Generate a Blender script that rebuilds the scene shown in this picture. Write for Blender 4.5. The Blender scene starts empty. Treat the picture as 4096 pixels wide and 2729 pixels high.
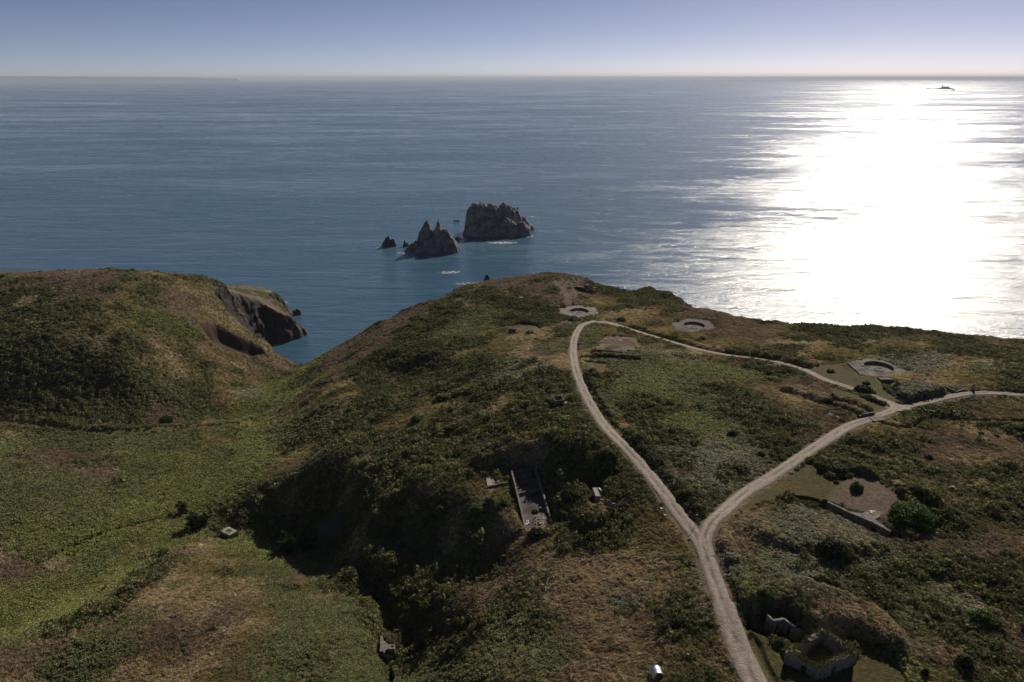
import bpy, bmesh, math, random
import numpy as np
from mathutils import Vector, Matrix
random.seed(7); RNG = np.random.default_rng(7)
SC = bpy.context.scene
COL = SC.collection

# ------------------------------------------------------------------ camera, sky, sun
CAM_H = 170.0; FPX = 2731.0; PITCH = math.radians(21.06)
SP, CP = math.sin(PITCH), math.cos(PITCH)
cam = bpy.data.cameras.new('camera'); cam.sensor_width = 36; cam.lens = FPX/4096*36
cam.clip_start = 1; cam.clip_end = 400000
camo = bpy.data.objects.new('camera', cam); COL.objects.link(camo)
camo.location = (0, 0, CAM_H); camo.rotation_euler = (math.pi/2-PITCH, 0, 0)
SC.camera = camo
SUN_AZ, SUN_EL = math.radians(29.2), math.radians(28.5)
wd = bpy.data.worlds.new('World'); SC.world = wd; wd.use_nodes = True
nt = wd.node_tree; bg = nt.nodes['Background']
sky = nt.nodes.new('ShaderNodeTexSky'); sky.sky_type = 'NISHITA'; sky.sun_disc = False
sky.sun_elevation = SUN_EL; sky.sun_rotation = SUN_AZ
sky.altitude = 0; sky.air_density = 0.3; sky.dust_density = 0.12; sky.ozone_density = 3.0
tint = nt.nodes.new('ShaderNodeMix'); tint.data_type = 'RGBA'; tint.blend_type = 'MULTIPLY'; tint.inputs[0].default_value = 1
tint.inputs[7].default_value = (1.29, 1.0, 0.86, 1)      # white balance of the sky
nt.links.new(sky.outputs[0], tint.inputs[6]); nt.links.new(tint.outputs[2], bg.inputs[0]); bg.inputs[1].default_value = 0.075
sl = bpy.data.lights.new('sun', 'SUN'); sl.energy = 5.0; sl.angle = math.radians(0.5); sl.color = (1, 0.90, 0.76)
so = bpy.data.objects.new('sun', sl); COL.objects.link(so)
sd = Vector((math.sin(SUN_AZ)*math.cos(SUN_EL), math.cos(SUN_AZ)*math.cos(SUN_EL), math.sin(SUN_EL)))
so.rotation_euler = sd.to_track_quat('Z', 'Y').to_euler(); so.location = (0, 0, 400)
SC.view_settings.view_transform = 'Standard'; SC.view_settings.look = 'None'
SC.view_settings.gamma = 1; SC.view_settings.exposure = 0.0
SC.cycles.use_denoising = True

# ------------------------------------------------------------------ pixel <-> world helpers
def P(px, py, z):
    x = (px-2048)/FPX; y = (py-1364.5)/FPX
    t = (CAM_H-z)/(SP+CP*y)
    return np.array([x*t, t*(CP-SP*y)])
def P3(px, py, z):
    a = P(px, py, z); return Vector((a[0], a[1], z))

def _h(ix, iy, s):
    n = (ix.astype(np.int64)*374761393 + iy.astype(np.int64)*668265263 + s*1442695041) & 0xffffffff
    n = ((n ^ (n >> 13))*1274126177) & 0xffffffff
    return ((n ^ (n >> 16)) & 0xffffff)/float(0xffffff)
def vn(x, y, s=0):
    x = np.asarray(x, float); y = np.asarray(y, float)
    ix = np.floor(x); iy = np.floor(y); fx = x-ix; fy = y-iy
    fx = fx*fx*fx*(fx*(fx*6-15)+10); fy = fy*fy*fy*(fy*(fy*6-15)+10)
    a = _h(ix, iy, s); b = _h(ix+1, iy, s); c = _h(ix, iy+1, s); d = _h(ix+1, iy+1, s)
    return (a+(b-a)*fx)*(1-fy)+(c+(d-c)*fx)*fy
def fbm(x, y, o=4, s=0, g=0.5):
    r = 0; a = 1; t = 0
    for i in range(o):
        r = r+a*(vn(x, y, s+i*17)*2-1); t += a; a *= g
        x, y = 1.9*x+0.7*y+3.1, -0.7*x+1.9*y+7.7
    return r/t
def sstep(a, b, x):
    t = np.clip((x-a)/(b-a), 0, 1); return t*t*(3-2*t)

# ------------------------------------------------------------------ terrain control points (pixel of the photo, altitude)
CTRL = """
0 1100 74;200 1098 76;400 1095 76;560 1105 74;700 1125 68;850 1125 62;-300 1110 74;-700 1120 74
0 1250 70;200 1250 71;400 1250 71;600 1280 65;800 1300 54;950 1380 42;1050 1430 34
0 1380 65;200 1380 65.5;400 1370 65;550 1380 62;700 1430 51;850 1460 44;1000 1490 35;1100 1500 29
0 1500 58.5;200 1480 59;400 1470 58.5;560 1500 54;700 1540 44;850 1570 40;980 1600 36
0 1620 51.5;200 1610 51;400 1600 49.5;600 1640 43.5;800 1660 38;-300 1650 50;-700 1650 54
0 1700 47.5;200 1720 46.5;450 1735 43;700 1725 39;900 1705 36.5
1160 1475 24;1120 1530 27.5;1110 1580 30;1060 1640 32;1000 1690 34;940 1730 35.5;920 1800 37;860 1880 38;820 1950 39;760 2040 40
200 1850 48;450 1850 45;650 1850 41;0 1850 52;0 2050 55;250 2050 51;500 2020 45;650 2000 42;-500 1900 60
900 2125 39.5;800 2140 40.5;700 2120 42;560 2160 44;350 2250 47;150 2330 50;0 2380 52;-400 2450 58;1000 2190 42;1100 2200 43
150 2200 51;400 2120 48;-300 2250 58
780 2190 47;700 2235 51;880 2230 48.5;1000 2260 48;1130 2270 48;1250 2310 50;1350 2380 56;1440 2450 62;1490 2560 65.5;1500 2700 67.5
650 2280 54;500 2370 57;350 2460 59;200 2530 60;0 2620 61.5;-400 2700 64;600 2225 45.5;450 2300 47.5;250 2410 50;50 2530 53.5
700 2360 59;950 2350 57;1150 2400 58.5;1300 2480 63;700 2500 62;950 2520 62.5;1200 2600 66;1400 2620 68;400 2620 62.5;600 2729 62;900 2729 65;1200 2729 67;200 2729 60;1500 2850 68;900 3000 71;300 3000 66;-400 3000 64
1290 2210 44;1380 2260 52;1350 2215 48;1480 2360 55;1545 2480 57.5;1560 2600 57.5;1590 2729 58;1620 2900 64
1180 2110 40.5;1050 2130 40.5;1300 2120 43;1400 2170 51
1290 1870 57;1200 1900 51;1130 1960 47;1050 2020 43;980 2060 41;1420 1900 61;1550 1950 63;1500 2050 61.5;1450 2200 58;1400 2050 56.5;1600 2120 59;1550 2250 60;1650 2220 60.5;1650 2350 60.5
1650 1980 67;1750 2000 69;1900 2040 71.5;1980 2110 72.5;1900 2150 69;1800 2150 65;1850 2250 65;1950 2280 67;1750 2320 63;1680 2420 60.5;1740 2400 63;1750 2520 63;1700 2650 62
1100 1750 39;1200 1700 44;1200 1800 46;1050 1850 42;1300 1620 50;1350 1750 54;1450 1650 57;1500 1800 60;1600 1700 62;1250 1550 42;1200 1500 33
1300 1415 37;1400 1370 43;1480 1320 48;1560 1270 52;1640 1215 56;1740 1180 59;1850 1150 62;1950 1135 64;2050 1122 66;2200 1110 68;2300 1108 68
1400 1480 48;1500 1420 53;1600 1350 57;1700 1290 60;1800 1400 63;1700 1420 61;1640 1480 56;1720 1520 59;1850 1550 65;1600 1580 58;1750 1650 66;1900 1300 64;1950 1450 69;2000 1200 66;1900 1700 70;2050 1600 73;2100 1350 69;1800 1850 69
2000 1850 73;2100 1820 75;2250 1850 77;2400 1880 79;2120 1900 73.5;2120 1980 73;2180 2080 74;2050 2080 73.2;2250 2000 75
2315 1200 67;2315 1248 66.5;2400 1290 68;2300 1400 72;2250 1500 75;2250 1650 77;2400 1800 80;2500 1950 81;2650 2000 83;2400 2050 79;2500 2150 80
2400 1180 63;2500 1165 62;2620 1175 64;2750 1210 66.5;2900 1250 69;3000 1272 70;3200 1305 72;3400 1315 73.5;3600 1335 75;4096 1360 77;4500 1380 78;5000 1400 78
2450 1230 66;2600 1240 66.5;2775 1302 68;2950 1350 71;2500 1320 70;2600 1400 74;2450 1450 75;2700 1380 72;2500 1550 77;2700 1500 76.5;2900 1470 76
3100 1400 75;3300 1430 77;3510 1475 79;3700 1450 79;3900 1450 80;4096 1480 81;3800 1400 78.5
2500 1700 79;2700 1650 79.5;2900 1600 79.5;3100 1550 79.5;3300 1550 80;3500 1600 81;3700 1600 81.5;3888 1568 82;4096 1580 82
2700 1850 82;2900 1800 82;3100 1750 82;3300 1700 82;3500 1650 82;3800 1700 82;4096 1700 82
2790 2120 84;2900 2000 83.6;3100 1900 83.2;3300 1780 82.8;3500 1690 82;3600 1800 83;3900 1850 83;4096 1850 83;4600 1700 83
3000 2100 85.5;3200 2150 86;3400 2250 86;3000 2250 85.5;3300 2000 84;3600 2000 84;3900 2050 84;4096 2100 84;3700 2200 84.5;4600 2200 84
2850 2400 84.5;2950 2600 84.5;3000 2729 84.5;3200 2400 86;3400 2450 85.5;3600 2400 85;3900 2400 84.5;4096 2500 85;3700 2700 85;3400 2729 84.5;4096 2850 85;3200 2900 85
2700 2300 82.5;2600 2150 82;2800 2600 83.8;2700 2729 83;2500 2400 80.5;2300 2300 77.5;2200 2200 76;2050 2200 73;2000 2400 72;2100 2500 74.5;2300 2600 79;2500 2650 81.5;1900 2550 69.5;1850 2700 69.5;2100 2729 76;2300 2900 80;2700 3000 84;1800 2400 66
"""
pts = []
for ln in CTRL.strip().replace('\n', ';').split(';'):
    a = [float(v) for v in ln.split()]
    w = P(*a); pts.append((w[0], w[1], a[2]))
pts += [(-420, 60, 78), (420, 60, 86), (-420, 250, 78), (400, 240, 76), (0, 0, 84), (-200, 0, 78), (200, 0, 86), (-300, 120, 72), (300, 120, 85), (-400, 350, 64), (-250, 402, 58), (-330, 412, 56), (-205, 402, 53), (-190, 477, 27), (-175, 468, 24), (-160, 452, 17), (-205, 455, 36), (-228, 442, 43), (-186, 436, 38), (-255, 458, 40), (-178, 448, 30), (-300, 440, 46), (-420, 405, 50)]
pts = np.array(pts)
def kern(r2): return 0.5*r2*np.log(r2+1e-9)
def tps_fit(p, lam=2.0):
    n = len(p); d2 = (p[:, None, 0]-p[None, :, 0])**2+(p[:, None, 1]-p[None, :, 1])**2
    A = np.zeros((n+3, n+3)); A[:n, :n] = kern(d2)+np.eye(n)*lam
    A[:n, n] = A[n, :n] = 1; A[:n, n+1] = A[n+1, :n] = p[:, 0]; A[:n, n+2] = A[n+2, :n] = p[:, 1]
    b = np.zeros(n+3); b[:n] = p[:, 2]
    return np.linalg.solve(A, b)
W = tps_fit(pts, 2.0)
GX0, GX1, GY0, GY1, GS = -600.0, 600.0, -60.0, 620.0, 2.0
gx = np.arange(GX0, GX1+GS, GS); gy = np.arange(GY0, GY1+GS, GS)
GXX, GYY = np.meshgrid(gx, gy)
def tps_eval(x, y):
    out = W[-3]+W[-2]*x+W[-1]*y
    for i in range(len(pts)):
        out = out+W[i]*kern((x-pts[i, 0])**2+(y-pts[i, 1])**2)
    return out
cx = np.clip(GXX, -430, 430); cy = np.clip(GYY, 0, 520)
BASE = np.clip(tps_eval(cx, cy), 15, 90)

COAST = np.array([(-700, 560), (-520, 520), (-420, 480), (-330, 462), (-285, 462), (-250, 470), (-225, 490), (-205, 512), (-186, 512), (-172, 502), (-166, 492), (-170, 480),
    (-160, 474), (-152, 462), (-147, 452), (-153, 441), (-162, 436), (-166, 425), (-160, 412), (-152, 405), (-148, 396), (-146, 384), (-138, 372), (-128, 364), (-117, 362),
    (-104, 366), (-92, 374), (-76, 384), (-60, 394), (-48, 402), (-38, 410), (-22, 414), (-8, 418), (20, 424), (44, 420), (58, 408), (66, 398), (84, 400), (104, 388), (124, 352), (150, 326), (180, 312), (230, 300), (300, 292),
    (420, 270), (520, 230), (600, 120), (700, 0), (700, -500), (-700, -500)], float)
def poly_sd(x, y, poly):
    """signed distance, positive inside"""
    d = np.full(x.shape, 1e18); ins = np.zeros(x.shape, bool); n = len(poly)
    for i in range(n):
        ax, ay = poly[i]; bx, by = poly[(i+1) % n]
        ex, ey = bx-ax, by-ay; L = ex*ex+ey*ey+1e-12
        t = np.clip(((x-ax)*ex+(y-ay)*ey)/L, 0, 1)
        d = np.minimum(d, (x-ax-t*ex)**2+(y-ay-t*ey)**2)
        if ay != by:
            c = ((ay > y) != (by > y)) & (x < (bx-ax)*(y-ay)/(by-ay)+ax)
            ins ^= c
    d = np.sqrt(d); return np.where(ins, d, -d)
def line_d(x, y, pl):
    d = np.full(x.shape, 1e18)
    for i in range(len(pl)-1):
        ax, ay = pl[i][:2]; bx, by = pl[i+1][:2]; ex, ey = bx-ax, by-ay
        t = np.clip(((x-ax)*ex+(y-ay)*ey)/(ex*ex+ey*ey+1e-12), 0, 1)
        d = np.minimum(d, (x-ax-t*ex)**2+(y-ay-t*ey)**2)
    return np.sqrt(d)
CD = poly_sd(GXX, GYY, COAST)

def samp(grid, x, y):
    fx = np.clip((x-GX0)/GS, 0, grid.shape[1]-1.001); fy = np.clip((y-GY0)/GS, 0, grid.shape[0]-1.001)
    ix = fx.astype(int); iy = fy.astype(int); fx = fx-ix; fy = fy-iy
    return (grid[iy, ix]*(1-fx)+grid[iy, ix+1]*fx)*(1-fy)+(grid[iy+1, ix]*(1-fx)+grid[iy+1, ix+1]*fx)*fy
FEATS = []     # callables (x, y, z) -> z : banks, trenches, pads
RD = np.full(GXX.shape, 1e3)
def ground(x, y, rock=True):
    x = np.asarray(x, float); y = np.asarray(y, float)
    z = samp(BASE, x, y); d = samp(CD, x, y)
    jag = fbm(x/14, y/14, 4, 5)*5+np.abs(fbm(x/5.5, y/5.5, 3, 9))*3-1
    slope = 1.35+0.45*fbm(x/60, y/60, 2, 21)+.9*(1-sstep(-135, -112, x))*sstep(-215, -190, x)
    cap = np.where(d > 0, (d+jag*np.clip(d/8, 0, 1))*slope, d*0.8)
    cliff = z-cap
    k = 3.0
    z2 = np.where(cliff < -k, z, np.where(cliff > k, cap, z-(cliff+k)**2/(4*k)))
    for f in FEATS: z2 = f(x, y, z2)
    return z2
def cliffness(x, y):
    z = samp(BASE, x, y); d = samp(CD, x, y)
    jag = fbm(x/14, y/14, 4, 5)*5+np.abs(fbm(x/5.5, y/5.5, 3, 9))*3-1
    slope = 1.35+0.45*fbm(x/60, y/60, 2, 21)+.9*(1-sstep(-135, -112, x))*sstep(-215, -190, x)
    return z-(d+jag*np.clip(d/8, 0, 1))*slope
def G(px, py):
    """where the ray through a photo pixel meets the land"""
    x = (px-2048)/FPX; y = (py-1364.5)/FPX
    t = np.linspace(60, 620, 2240)
    X = x*t; Y = t*(CP-SP*y); Z = CAM_H-t*(SP+CP*y)
    below = np.nonzero(Z < ground(X, Y))[0]
    i = below[0] if len(below) else len(t)-1
    return np.array([X[i], Y[i]])
def gz(x, y): return float(ground(np.array([x]), np.array([y]))[0])
def GL(s): return [G(*[float(v) for v in q.split()]) for q in s.split(';')]

# ------------------------------------------------------------------ material helpers
MATS = {}
def mat(name, col, rough=0.9, spec=0.2, metal=0.0, var=0.25, scale=2.0, bump=0.3, bscale=6.0, col2=None, attr=None, trans=0.0):
    if name in MATS: return MATS[name]
    m = bpy.data.materials.new(name); m.use_nodes = True; t = m.node_tree; N = t.nodes; L = t.links
    b = N['Principled BSDF']; b.inputs['Roughness'].default_value = rough
    b.inputs['Specular IOR Level'].default_value = spec; b.inputs['Metallic'].default_value = metal
    geo = N.new('ShaderNodeNewGeometry')
    n1 = N.new('ShaderNodeTexNoise'); n1.inputs['Scale'].default_value = scale; n1.inputs['Detail'].default_value = 6; n1.inputs['Roughness'].default_value = 0.65
    L.new(geo.outputs['Position'], n1.inputs['Vector'])
    r = N.new('ShaderNodeValToRGB'); L.new(n1.outputs[0], r.inputs[0])
    c2 = col2 or tuple(c*(1-var) for c in col)
    r.color_ramp.elements[0].position = 0.38; r.color_ramp.elements[1].position = 0.62
    r.color_ramp.elements[0].color = (*c2, 1); r.color_ramp.elements[1].color = (*(tuple(min(1, c*(1+var*0.6)) for c in col) if not col2 else col), 1)
    out = r.outputs[0]
    if attr:
        at = N.new('ShaderNodeAttribute'); at.attribute_name = attr[0]; at.attribute_type = attr[1]
        mx = N.new('ShaderNodeMix'); mx.data_type = 'RGBA'; mx.blend_type = 'MULTIPLY'; mx.inputs[0].default_value = 1
        L.new(at.outputs['Color'], mx.inputs[6]); L.new(out, mx.inputs[7]); out = mx.outputs[2]
    L.new(out, b.inputs['Base Color'])
    if bump:
        n2 = N.new('ShaderNodeTexNoise'); n2.inputs['Scale'].default_value = bscale; n2.inputs['Detail'].default_value = 5
        L.new(geo.outputs['Position'], n2.inputs['Vector'])
        bp = N.new('ShaderNodeBump'); bp.inputs['Strength'].default_value = bump; bp.inputs['Distance'].default_value = 0.3
        L.new(n2.outputs[0], bp.inputs['Height']); L.new(bp.outputs[0], b.inputs['Normal'])
    if trans:
        tr = N.new('ShaderNodeBsdfTranslucent'); L.new(out, tr.inputs[0])
        ms = N.new('ShaderNodeMixShader'); ms.inputs[0].default_value = trans
        L.new(b.outputs[0], ms.inputs[1]); L.new(tr.outputs[0], ms.inputs[2])
        L.new(ms.outputs[0], N['Material Output'].inputs['Surface'])
    MATS[name] = m; return m

def mesh_obj(name, V, F, m=None, parent=None, smooth=False, kind=None, label=None, cat=None, group=None, loc=None):
    me = bpy.data.meshes.new(name)
    if isinstance(V, np.ndarray):
        F = np.asarray(F, np.int32); k = F.shape[1]
        me.vertices.add(len(V)); me.vertices.foreach_set('co', V.astype(np.float32).ravel())
        me.loops.add(F.size); me.loops.foreach_set('vertex_index', F.ravel())
        me.polygons.add(len(F)); me.polygons.foreach_set('loop_start', np.arange(0, F.size, k, dtype=np.int32))
        me.polygons.foreach_set('loop_total', np.full(len(F), k, np.int32)); me.update(calc_edges=True)
    else:
        me.from_pydata(V, [], F); me.update()
    if m: me.materials.append(m)
    if smooth: me.polygons.foreach_set('use_smooth', np.ones(len(me.polygons), bool))
    o = bpy.data.objects.new(name, me); COL.objects.link(o)
    if parent: o.parent = parent
    if loc is not None: o.location = loc
    tag(o, label, cat, group, kind); return o
def tag(o, label=None, cat=None, group=None, kind=None):
    if label: o['label'] = label
    if cat: o['category'] = cat
    if group: o['group'] = group
    if kind: o['kind'] = kind
    return o
def empty(name, loc, label, cat, rz=0, group=None):
    o = bpy.data.objects.new(name, None); COL.objects.link(o); o.location = loc; o.rotation_euler.z = rz
    return tag(o, label, cat, group)

# ------------------------------------------------------------------ regions
ROAD_MAIN = GL('3085 2850;2985 2660;2925 2510;2875 2370;2835 2260;2795 2165;2725 2070;2640 1955;2545 1840;2460 1750;2400 1680;2352 1600;2320 1530;2300 1470;2292 1400;2300 1345;2325 1305;2362 1288')
ROAD_EAST = GL('2362 1290;2420 1290;2500 1312;2600 1343;2700 1372;2800 1400;2920 1424;3060 1440;3200 1475;3300 1520;3400 1553;3500 1590;3570 1620;3600 1636')
ROAD_SOUTH = GL('2830 2230;2815 2170;2840 2100;2890 2050;2970 1980;3080 1910;3200 1830;3320 1752;3400 1705;3470 1680;3540 1655;3600 1635;3700 1612;3800 1588;3888 1575;3990 1576;4096 1582;4300 1590;4600 1600')
for _pl in (ROAD_MAIN, ROAD_EAST, ROAD_SOUTH): RD = np.minimum(RD, line_d(GXX, GYY, _pl))
PATH_TIP = GL('2290 1235;2275 1212;2268 1185;2250 1150;2225 1125')
PATH_LEFT = GL('0 1690;150 1697;300 1722;450 1735;650 1722;800 1708;950 1705;1010 1685')
TRAILS = [GL('290 1230;310 1262;350 1290;400 1318;432 1338'), GL('1010 1395;1080 1440;1150 1470'), GL('2235 1165;2180 1180;2130 1190;2100 1196'), GL('1900 2400;1930 2330;1960 2260'), GL('2190 2370;2215 2290;2232 2200'), GL('700 2440;720 2560;740 2700')]
SCAR = GL('790 1292;860 1296;960 1345;1040 1385;1075 1420;1010 1432;930 1410;850 1372;805 1330')
LAWN_A = GL('2925 2062;3015 1968;3240 1852;3290 1880;3390 1925;3440 1905;3560 1975;3420 1962;3310 2005;3160 1985;3060 2000;2980 2045')
LAWN_B = GL('3205 1475;3290 1460;3388 1452;3442 1500;3520 1512;3540 1555;3575 1585;3600 1605;3560 1612;3480 1580;3300 1520')
LAWN_C = GL('3310 1545;3430 1580;3550 1630;3560 1655;3500 1665;3420 1610;3340 1580')
LAWN_D = GL('3005 2530;3120 2590;3150 2640;3140 2860;3080 2850;2990 2600')
LAWN_E = GL('3400 2540;3560 2640;3700 2800;3380 2850;3250 2760;3420 2640')
CLEAR_F = GL('2335 1445;2430 1455;2440 1490;2400 1500;2345 1500')
EARTH_A = GL('3390 1935;3440 1900;3560 1965;3660 2030;3700 2060;3600 2080;3480 2060;3310 2010')
EARTH_B = GL('2390 1370;2420 1345;2540 1350;2570 1385;2540 1405;2390 1395')
TIP_BARE = GL('2215 1128;2240 1112;2330 1115;2345 1150;2320 1180;2330 1215;2300 1235;2255 1235;2262 1200;2235 1160')

SEEDS = """
0 1130 H;200 1112 H;400 1112 H;560 1130 O;800 1150 O;100 1200 G;250 1250 G;300 1180 H;50 1300 G;150 1380 G;350 1300 O;500 1220 O;570 1275 L;640 1310 L;700 1200 H;850 1250 O;950 1300 O;420 1380 O;550 1400 O;700 1400 O;800 1450 O;900 1480 O;1000 1500 O;1100 1500 H;200 1450 G;350 1450 G;480 1480 G;100 1500 G;300 1550 G;550 1530 B;480 1570 G;650 1580 G;750 1570 G;820 1600 H;600 1500 O;700 1500 O;900 1560 O;1000 1580 S;150 1600 G;400 1640 G;600 1650 H;200 1670 O;100 1680 O;800 1660 B;900 1640 O;50 1400 B;500 1610 G
100 1760 B;300 1760 B;500 1770 B;700 1770 B;850 1760 O;150 1830 H;220 1850 H;400 1880 H;100 1900 B;0 1850 B;300 1950 B;100 2050 B;550 1880 B;650 1850 L;800 1850 L;950 1870 L;700 1950 L;500 2000 B;300 2050 B;550 2050 L;400 2100 L;200 2180 L;50 2250 B;300 2180 L;500 2150 L;160 2290 D;50 2290 H;300 2280 B;100 2400 L;250 2400 L;400 2300 L;500 2220 O;50 2500 L;150 2550 B;620 2120 L
1100 1520 L;1110 1580 L;1080 1620 L;1000 1690 L;950 1720 L;930 1790 L;900 1810 B;1060 1650 L
600 2215 L;480 2280 L;350 2360 L;200 2450 L;60 2520 L;680 2175 L;560 2400 D;430 2480 H;300 2540 D;150 2600 H;640 2300 H;900 1150 G;960 1150 H;1040 1175 G;1100 1215 H;2300 2550 D;2480 2480 D;2350 2650 D;2000 2350 H;700 2210 H;800 2180 D;600 2280 G;650 2350 B;550 2380 G;700 2400 D;790 2330 O;780 2470 D;750 2280 O;900 2260 O;1000 2280 B;1100 2290 B;950 2350 O;1150 2300 H;1200 2350 O;900 2450 H;1000 2500 O;600 2550 H;500 2500 B;400 2450 G;300 2520 G;400 2600 B;600 2650 O;700 2600 H;200 2620 H;100 2650 H;100 2700 O;300 2700 B;500 2700 D;700 2700 D;850 2600 D;950 2600 O;1080 2400 B;1200 2430 B;1300 2400 B;1400 2450 B;1450 2600 B;1300 2600 B;1150 2600 B;1200 2700 B;1400 2700 B;1000 2700 O;1050 2450 O;1000 2180 L;1080 2210 L;1150 2180 B;1440 2520 B
1200 2100 G;1100 2050 G;1200 1950 G;1350 1950 G;1300 2150 G;1400 2250 B;1350 2230 B;1450 2300 G;1500 2400 G;1550 2450 G;1600 2550 G;1650 2650 B;1700 2700 B;1600 2700 B;1700 2600 G;1800 2550 G;1800 2650 B;1900 2600 B;1900 2700 B;1750 2450 H;1700 2400 G;1800 2350 G;1600 2300 G;1650 2200 G;1500 2200 G;1550 2100 G;1450 2050 G;1600 2000 G;1750 2100 G;1850 2200 G;1900 2300 G;1700 2330 G
1850 1930 O;1800 1980 O;1900 2000 O;2000 1960 O;1950 2040 B;1700 1900 G;1600 1800 G;1500 1750 G;1400 1700 G;1500 1850 G;1350 1800 G;1250 1750 B;1200 1800 O;1250 1850 H;1300 1880 G;1150 1700 B;1200 1620 O;1250 1550 H;1350 1450 H;1450 1400 H;1550 1330 H;1650 1250 H;1750 1200 H;1300 1500 O;1400 1550 O;1500 1500 G;1600 1400 G;1700 1300 G;1800 1220 G;1600 1550 G;1700 1450 G;1750 1530 G;1850 1500 G;1950 1480 B;1900 1400 O;2000 1350 O;1850 1300 B;1950 1250 B;2050 1200 G;2150 1180 H;2200 1130 H;2000 1150 H;1900 1180 G;2100 1260 G;2150 1350 D;2130 1400 D;2050 1400 O;2200 1400 B;2235 1430 D;2240 1465 D;2150 1480 S;2100 1550 G;2200 1520 G;2000 1600 O;1900 1600 G;1800 1650 O;1700 1700 O;1650 1650 O;2000 1700 G;2150 1650 G;2250 1700 G;2100 1750 G;1900 1750 G;1750 1780 G;2000 1800 G;2200 1780 G;2300 1850 G;2400 1900 G;2300 1950 G;2200 1950 O;2450 1900 G;2500 1950 G;2600 2000 O;2450 2100 G;2350 2100 G;2550 2050 O;2400 2140 G;2280 2060 G;2050 2100 O;2120 2120 D;2200 2110 D;2250 2150 G;2000 2200 H;2100 2200 O;2200 2250 O;2400 2200 D;2500 2150 O;2600 2100 O;2700 2200 O;2750 2300 O;2550 2250 D;2450 2300 D;2300 2300 D;2200 2350 D;2100 2300 D;2600 2350 D;2500 2400 S;2400 2400 D;2300 2450 D;2200 2500 D;2000 2450 H;1950 2400 D;2050 2550 B;2150 2550 H;2200 2650 B;2100 2700 D;2300 2600 D;2400 2550 D;2500 2600 D;2600 2500 D;2700 2450 O;2650 2600 D;2750 2600 O;2850 2700 G;2800 2500 O;2700 2700 O;2500 2700 D;2400 2700 D;2240 1350 O
2400 1520 G;2500 1460 B;2600 1500 L;2500 1550 L;2400 1580 B;2700 1500 B;2800 1480 L;2900 1500 L;2450 1330 O;2350 1330 B;2550 1320 O;2650 1380 O;2750 1400 D;2900 1440 O;2600 1400 S;2500 1430 B;2450 1650 B;2550 1650 G;2700 1600 L;2800 1600 B;2900 1580 G;3000 1560 O;3100 1600 O;3000 1650 G;3100 1700 G;3200 1700 G;2900 1700 B;2800 1700 L;2600 1750 G;2700 1800 S;2800 1820 S;2900 1850 S;2700 1900 S;2800 1950 S;2750 2000 G;2650 1850 G;2850 2000 G;3000 1800 S;3100 1780 G;3200 1750 H;3250 1680 H;3300 1550 H;3150 1600 D;3380 1600 H;3440 1610 G
3700 1550 D;3750 1580 S;3650 1590 S;2900 1300 H;3000 1350 H;3100 1400 H;3200 1420 D;3300 1420 O;3000 1400 O;3200 1350 O;3400 1350 G;3600 1400 O;3700 1450 S;3800 1400 G;3700 1350 H;3900 1400 H;4000 1420 G;3900 1500 O;4050 1500 G;3850 1450 D;3950 1480 B;2600 1200 G;2500 1180 G;2400 1180 H;2700 1230 H;2450 1230 O;2550 1260 D;2650 1280 O;2850 1270 H;3000 1430 G;3050 1415 O;2950 1380 O;3100 1440 G;2850 1370 O;3150 1380 D
3650 1700 L;3700 1650 O;3900 1640 H;4000 1650 O;3600 1700 O;3500 1740 O;3800 1750 H;3900 1720 D;4000 1700 G;3700 1720 H;3450 1760 E;3600 1780 G;3450 1800 G;3350 1830 G;3550 1850 G;3700 1800 H;3900 1850 D;4050 1800 H;3800 1900 H;3700 1900 H;3600 1900 G;3950 1950 G;4050 1950 G;3680 1980 G;3800 2000 O;3900 2050 G;4000 2100 O;3900 2200 H;4000 2300 G;4050 2400 G;3950 2250 H;3800 2150 H;3750 2250 H;3900 2350 O
2950 2060 D;3000 2100 S;3100 2050 O;3200 2100 S;3300 2150 S;3400 2200 S;3500 2250 S;3100 2200 S;3000 2200 H;2950 2150 D;3000 2300 S;3100 2300 S;3200 2300 S;3450 2300 S;3300 2350 B;3500 2350 B;2920 2350 S;3000 2450 G;3050 2380 L;3080 2420 L;3200 2400 H;3250 2430 H;3250 2480 D;3350 2450 D;3400 2500 D;3500 2550 D;3600 2600 D;3550 2450 O;3650 2450 B;3800 2400 S;3850 2350 S;3750 2350 H;3700 2550 B;3850 2550 G;3950 2600 B;4050 2600 H;4000 2700 G;3800 2700 O;3700 2650 H;3650 2300 H;3600 2150 H;3750 2100 G;3450 2680 L;3350 2600 O;3150 2480 G
"""
CLS = 'GBLODHSE'
CCOL = {'G': (.062, .062, .027), 'B': (.069, .072, .030), 'L': (.086, .091, .031), 'O': (.135, .116, .056), 'D': (.222, .174, .112),
        'H': (.130, .103, .072), 'S': (.105, .103, .068), 'E': (.15, .11, .08)}
TUFT_GAIN = 2.95
CHGT = {'G': .80, 'B': .30, 'L': .22, 'O': .20, 'D': .34, 'H': .24, 'S': .28, 'E': .05}
seeds = []
for ln in SEEDS.strip().replace('\n', ';').split(';'):
    a = ln.split(); w = G(float(a[0]), float(a[1])); seeds.append((w[0], w[1], CLS.index(a[2])))
seeds = np.array(seeds)
CG = 1.0; cgx = np.arange(-330, 280, CG); cgy = np.arange(20, 470, CG)
cX, cY = np.meshgrid(cgx, cgy)
wX = cX+fbm(cX/14, cY/14, 4, 31)*6; wY = cY+fbm(cX/14, cY/14, 4, 57)*6
best = np.full(cX.shape, 1e18); cid = np.zeros(cX.shape, int)
for i in range(len(seeds)):
    d = (wX-seeds[i, 0])**2+(wY-seeds[i, 1])**2
    m_ = d < best; best[m_] = d[m_]; cid[m_] = int(seeds[i, 2])
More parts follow.
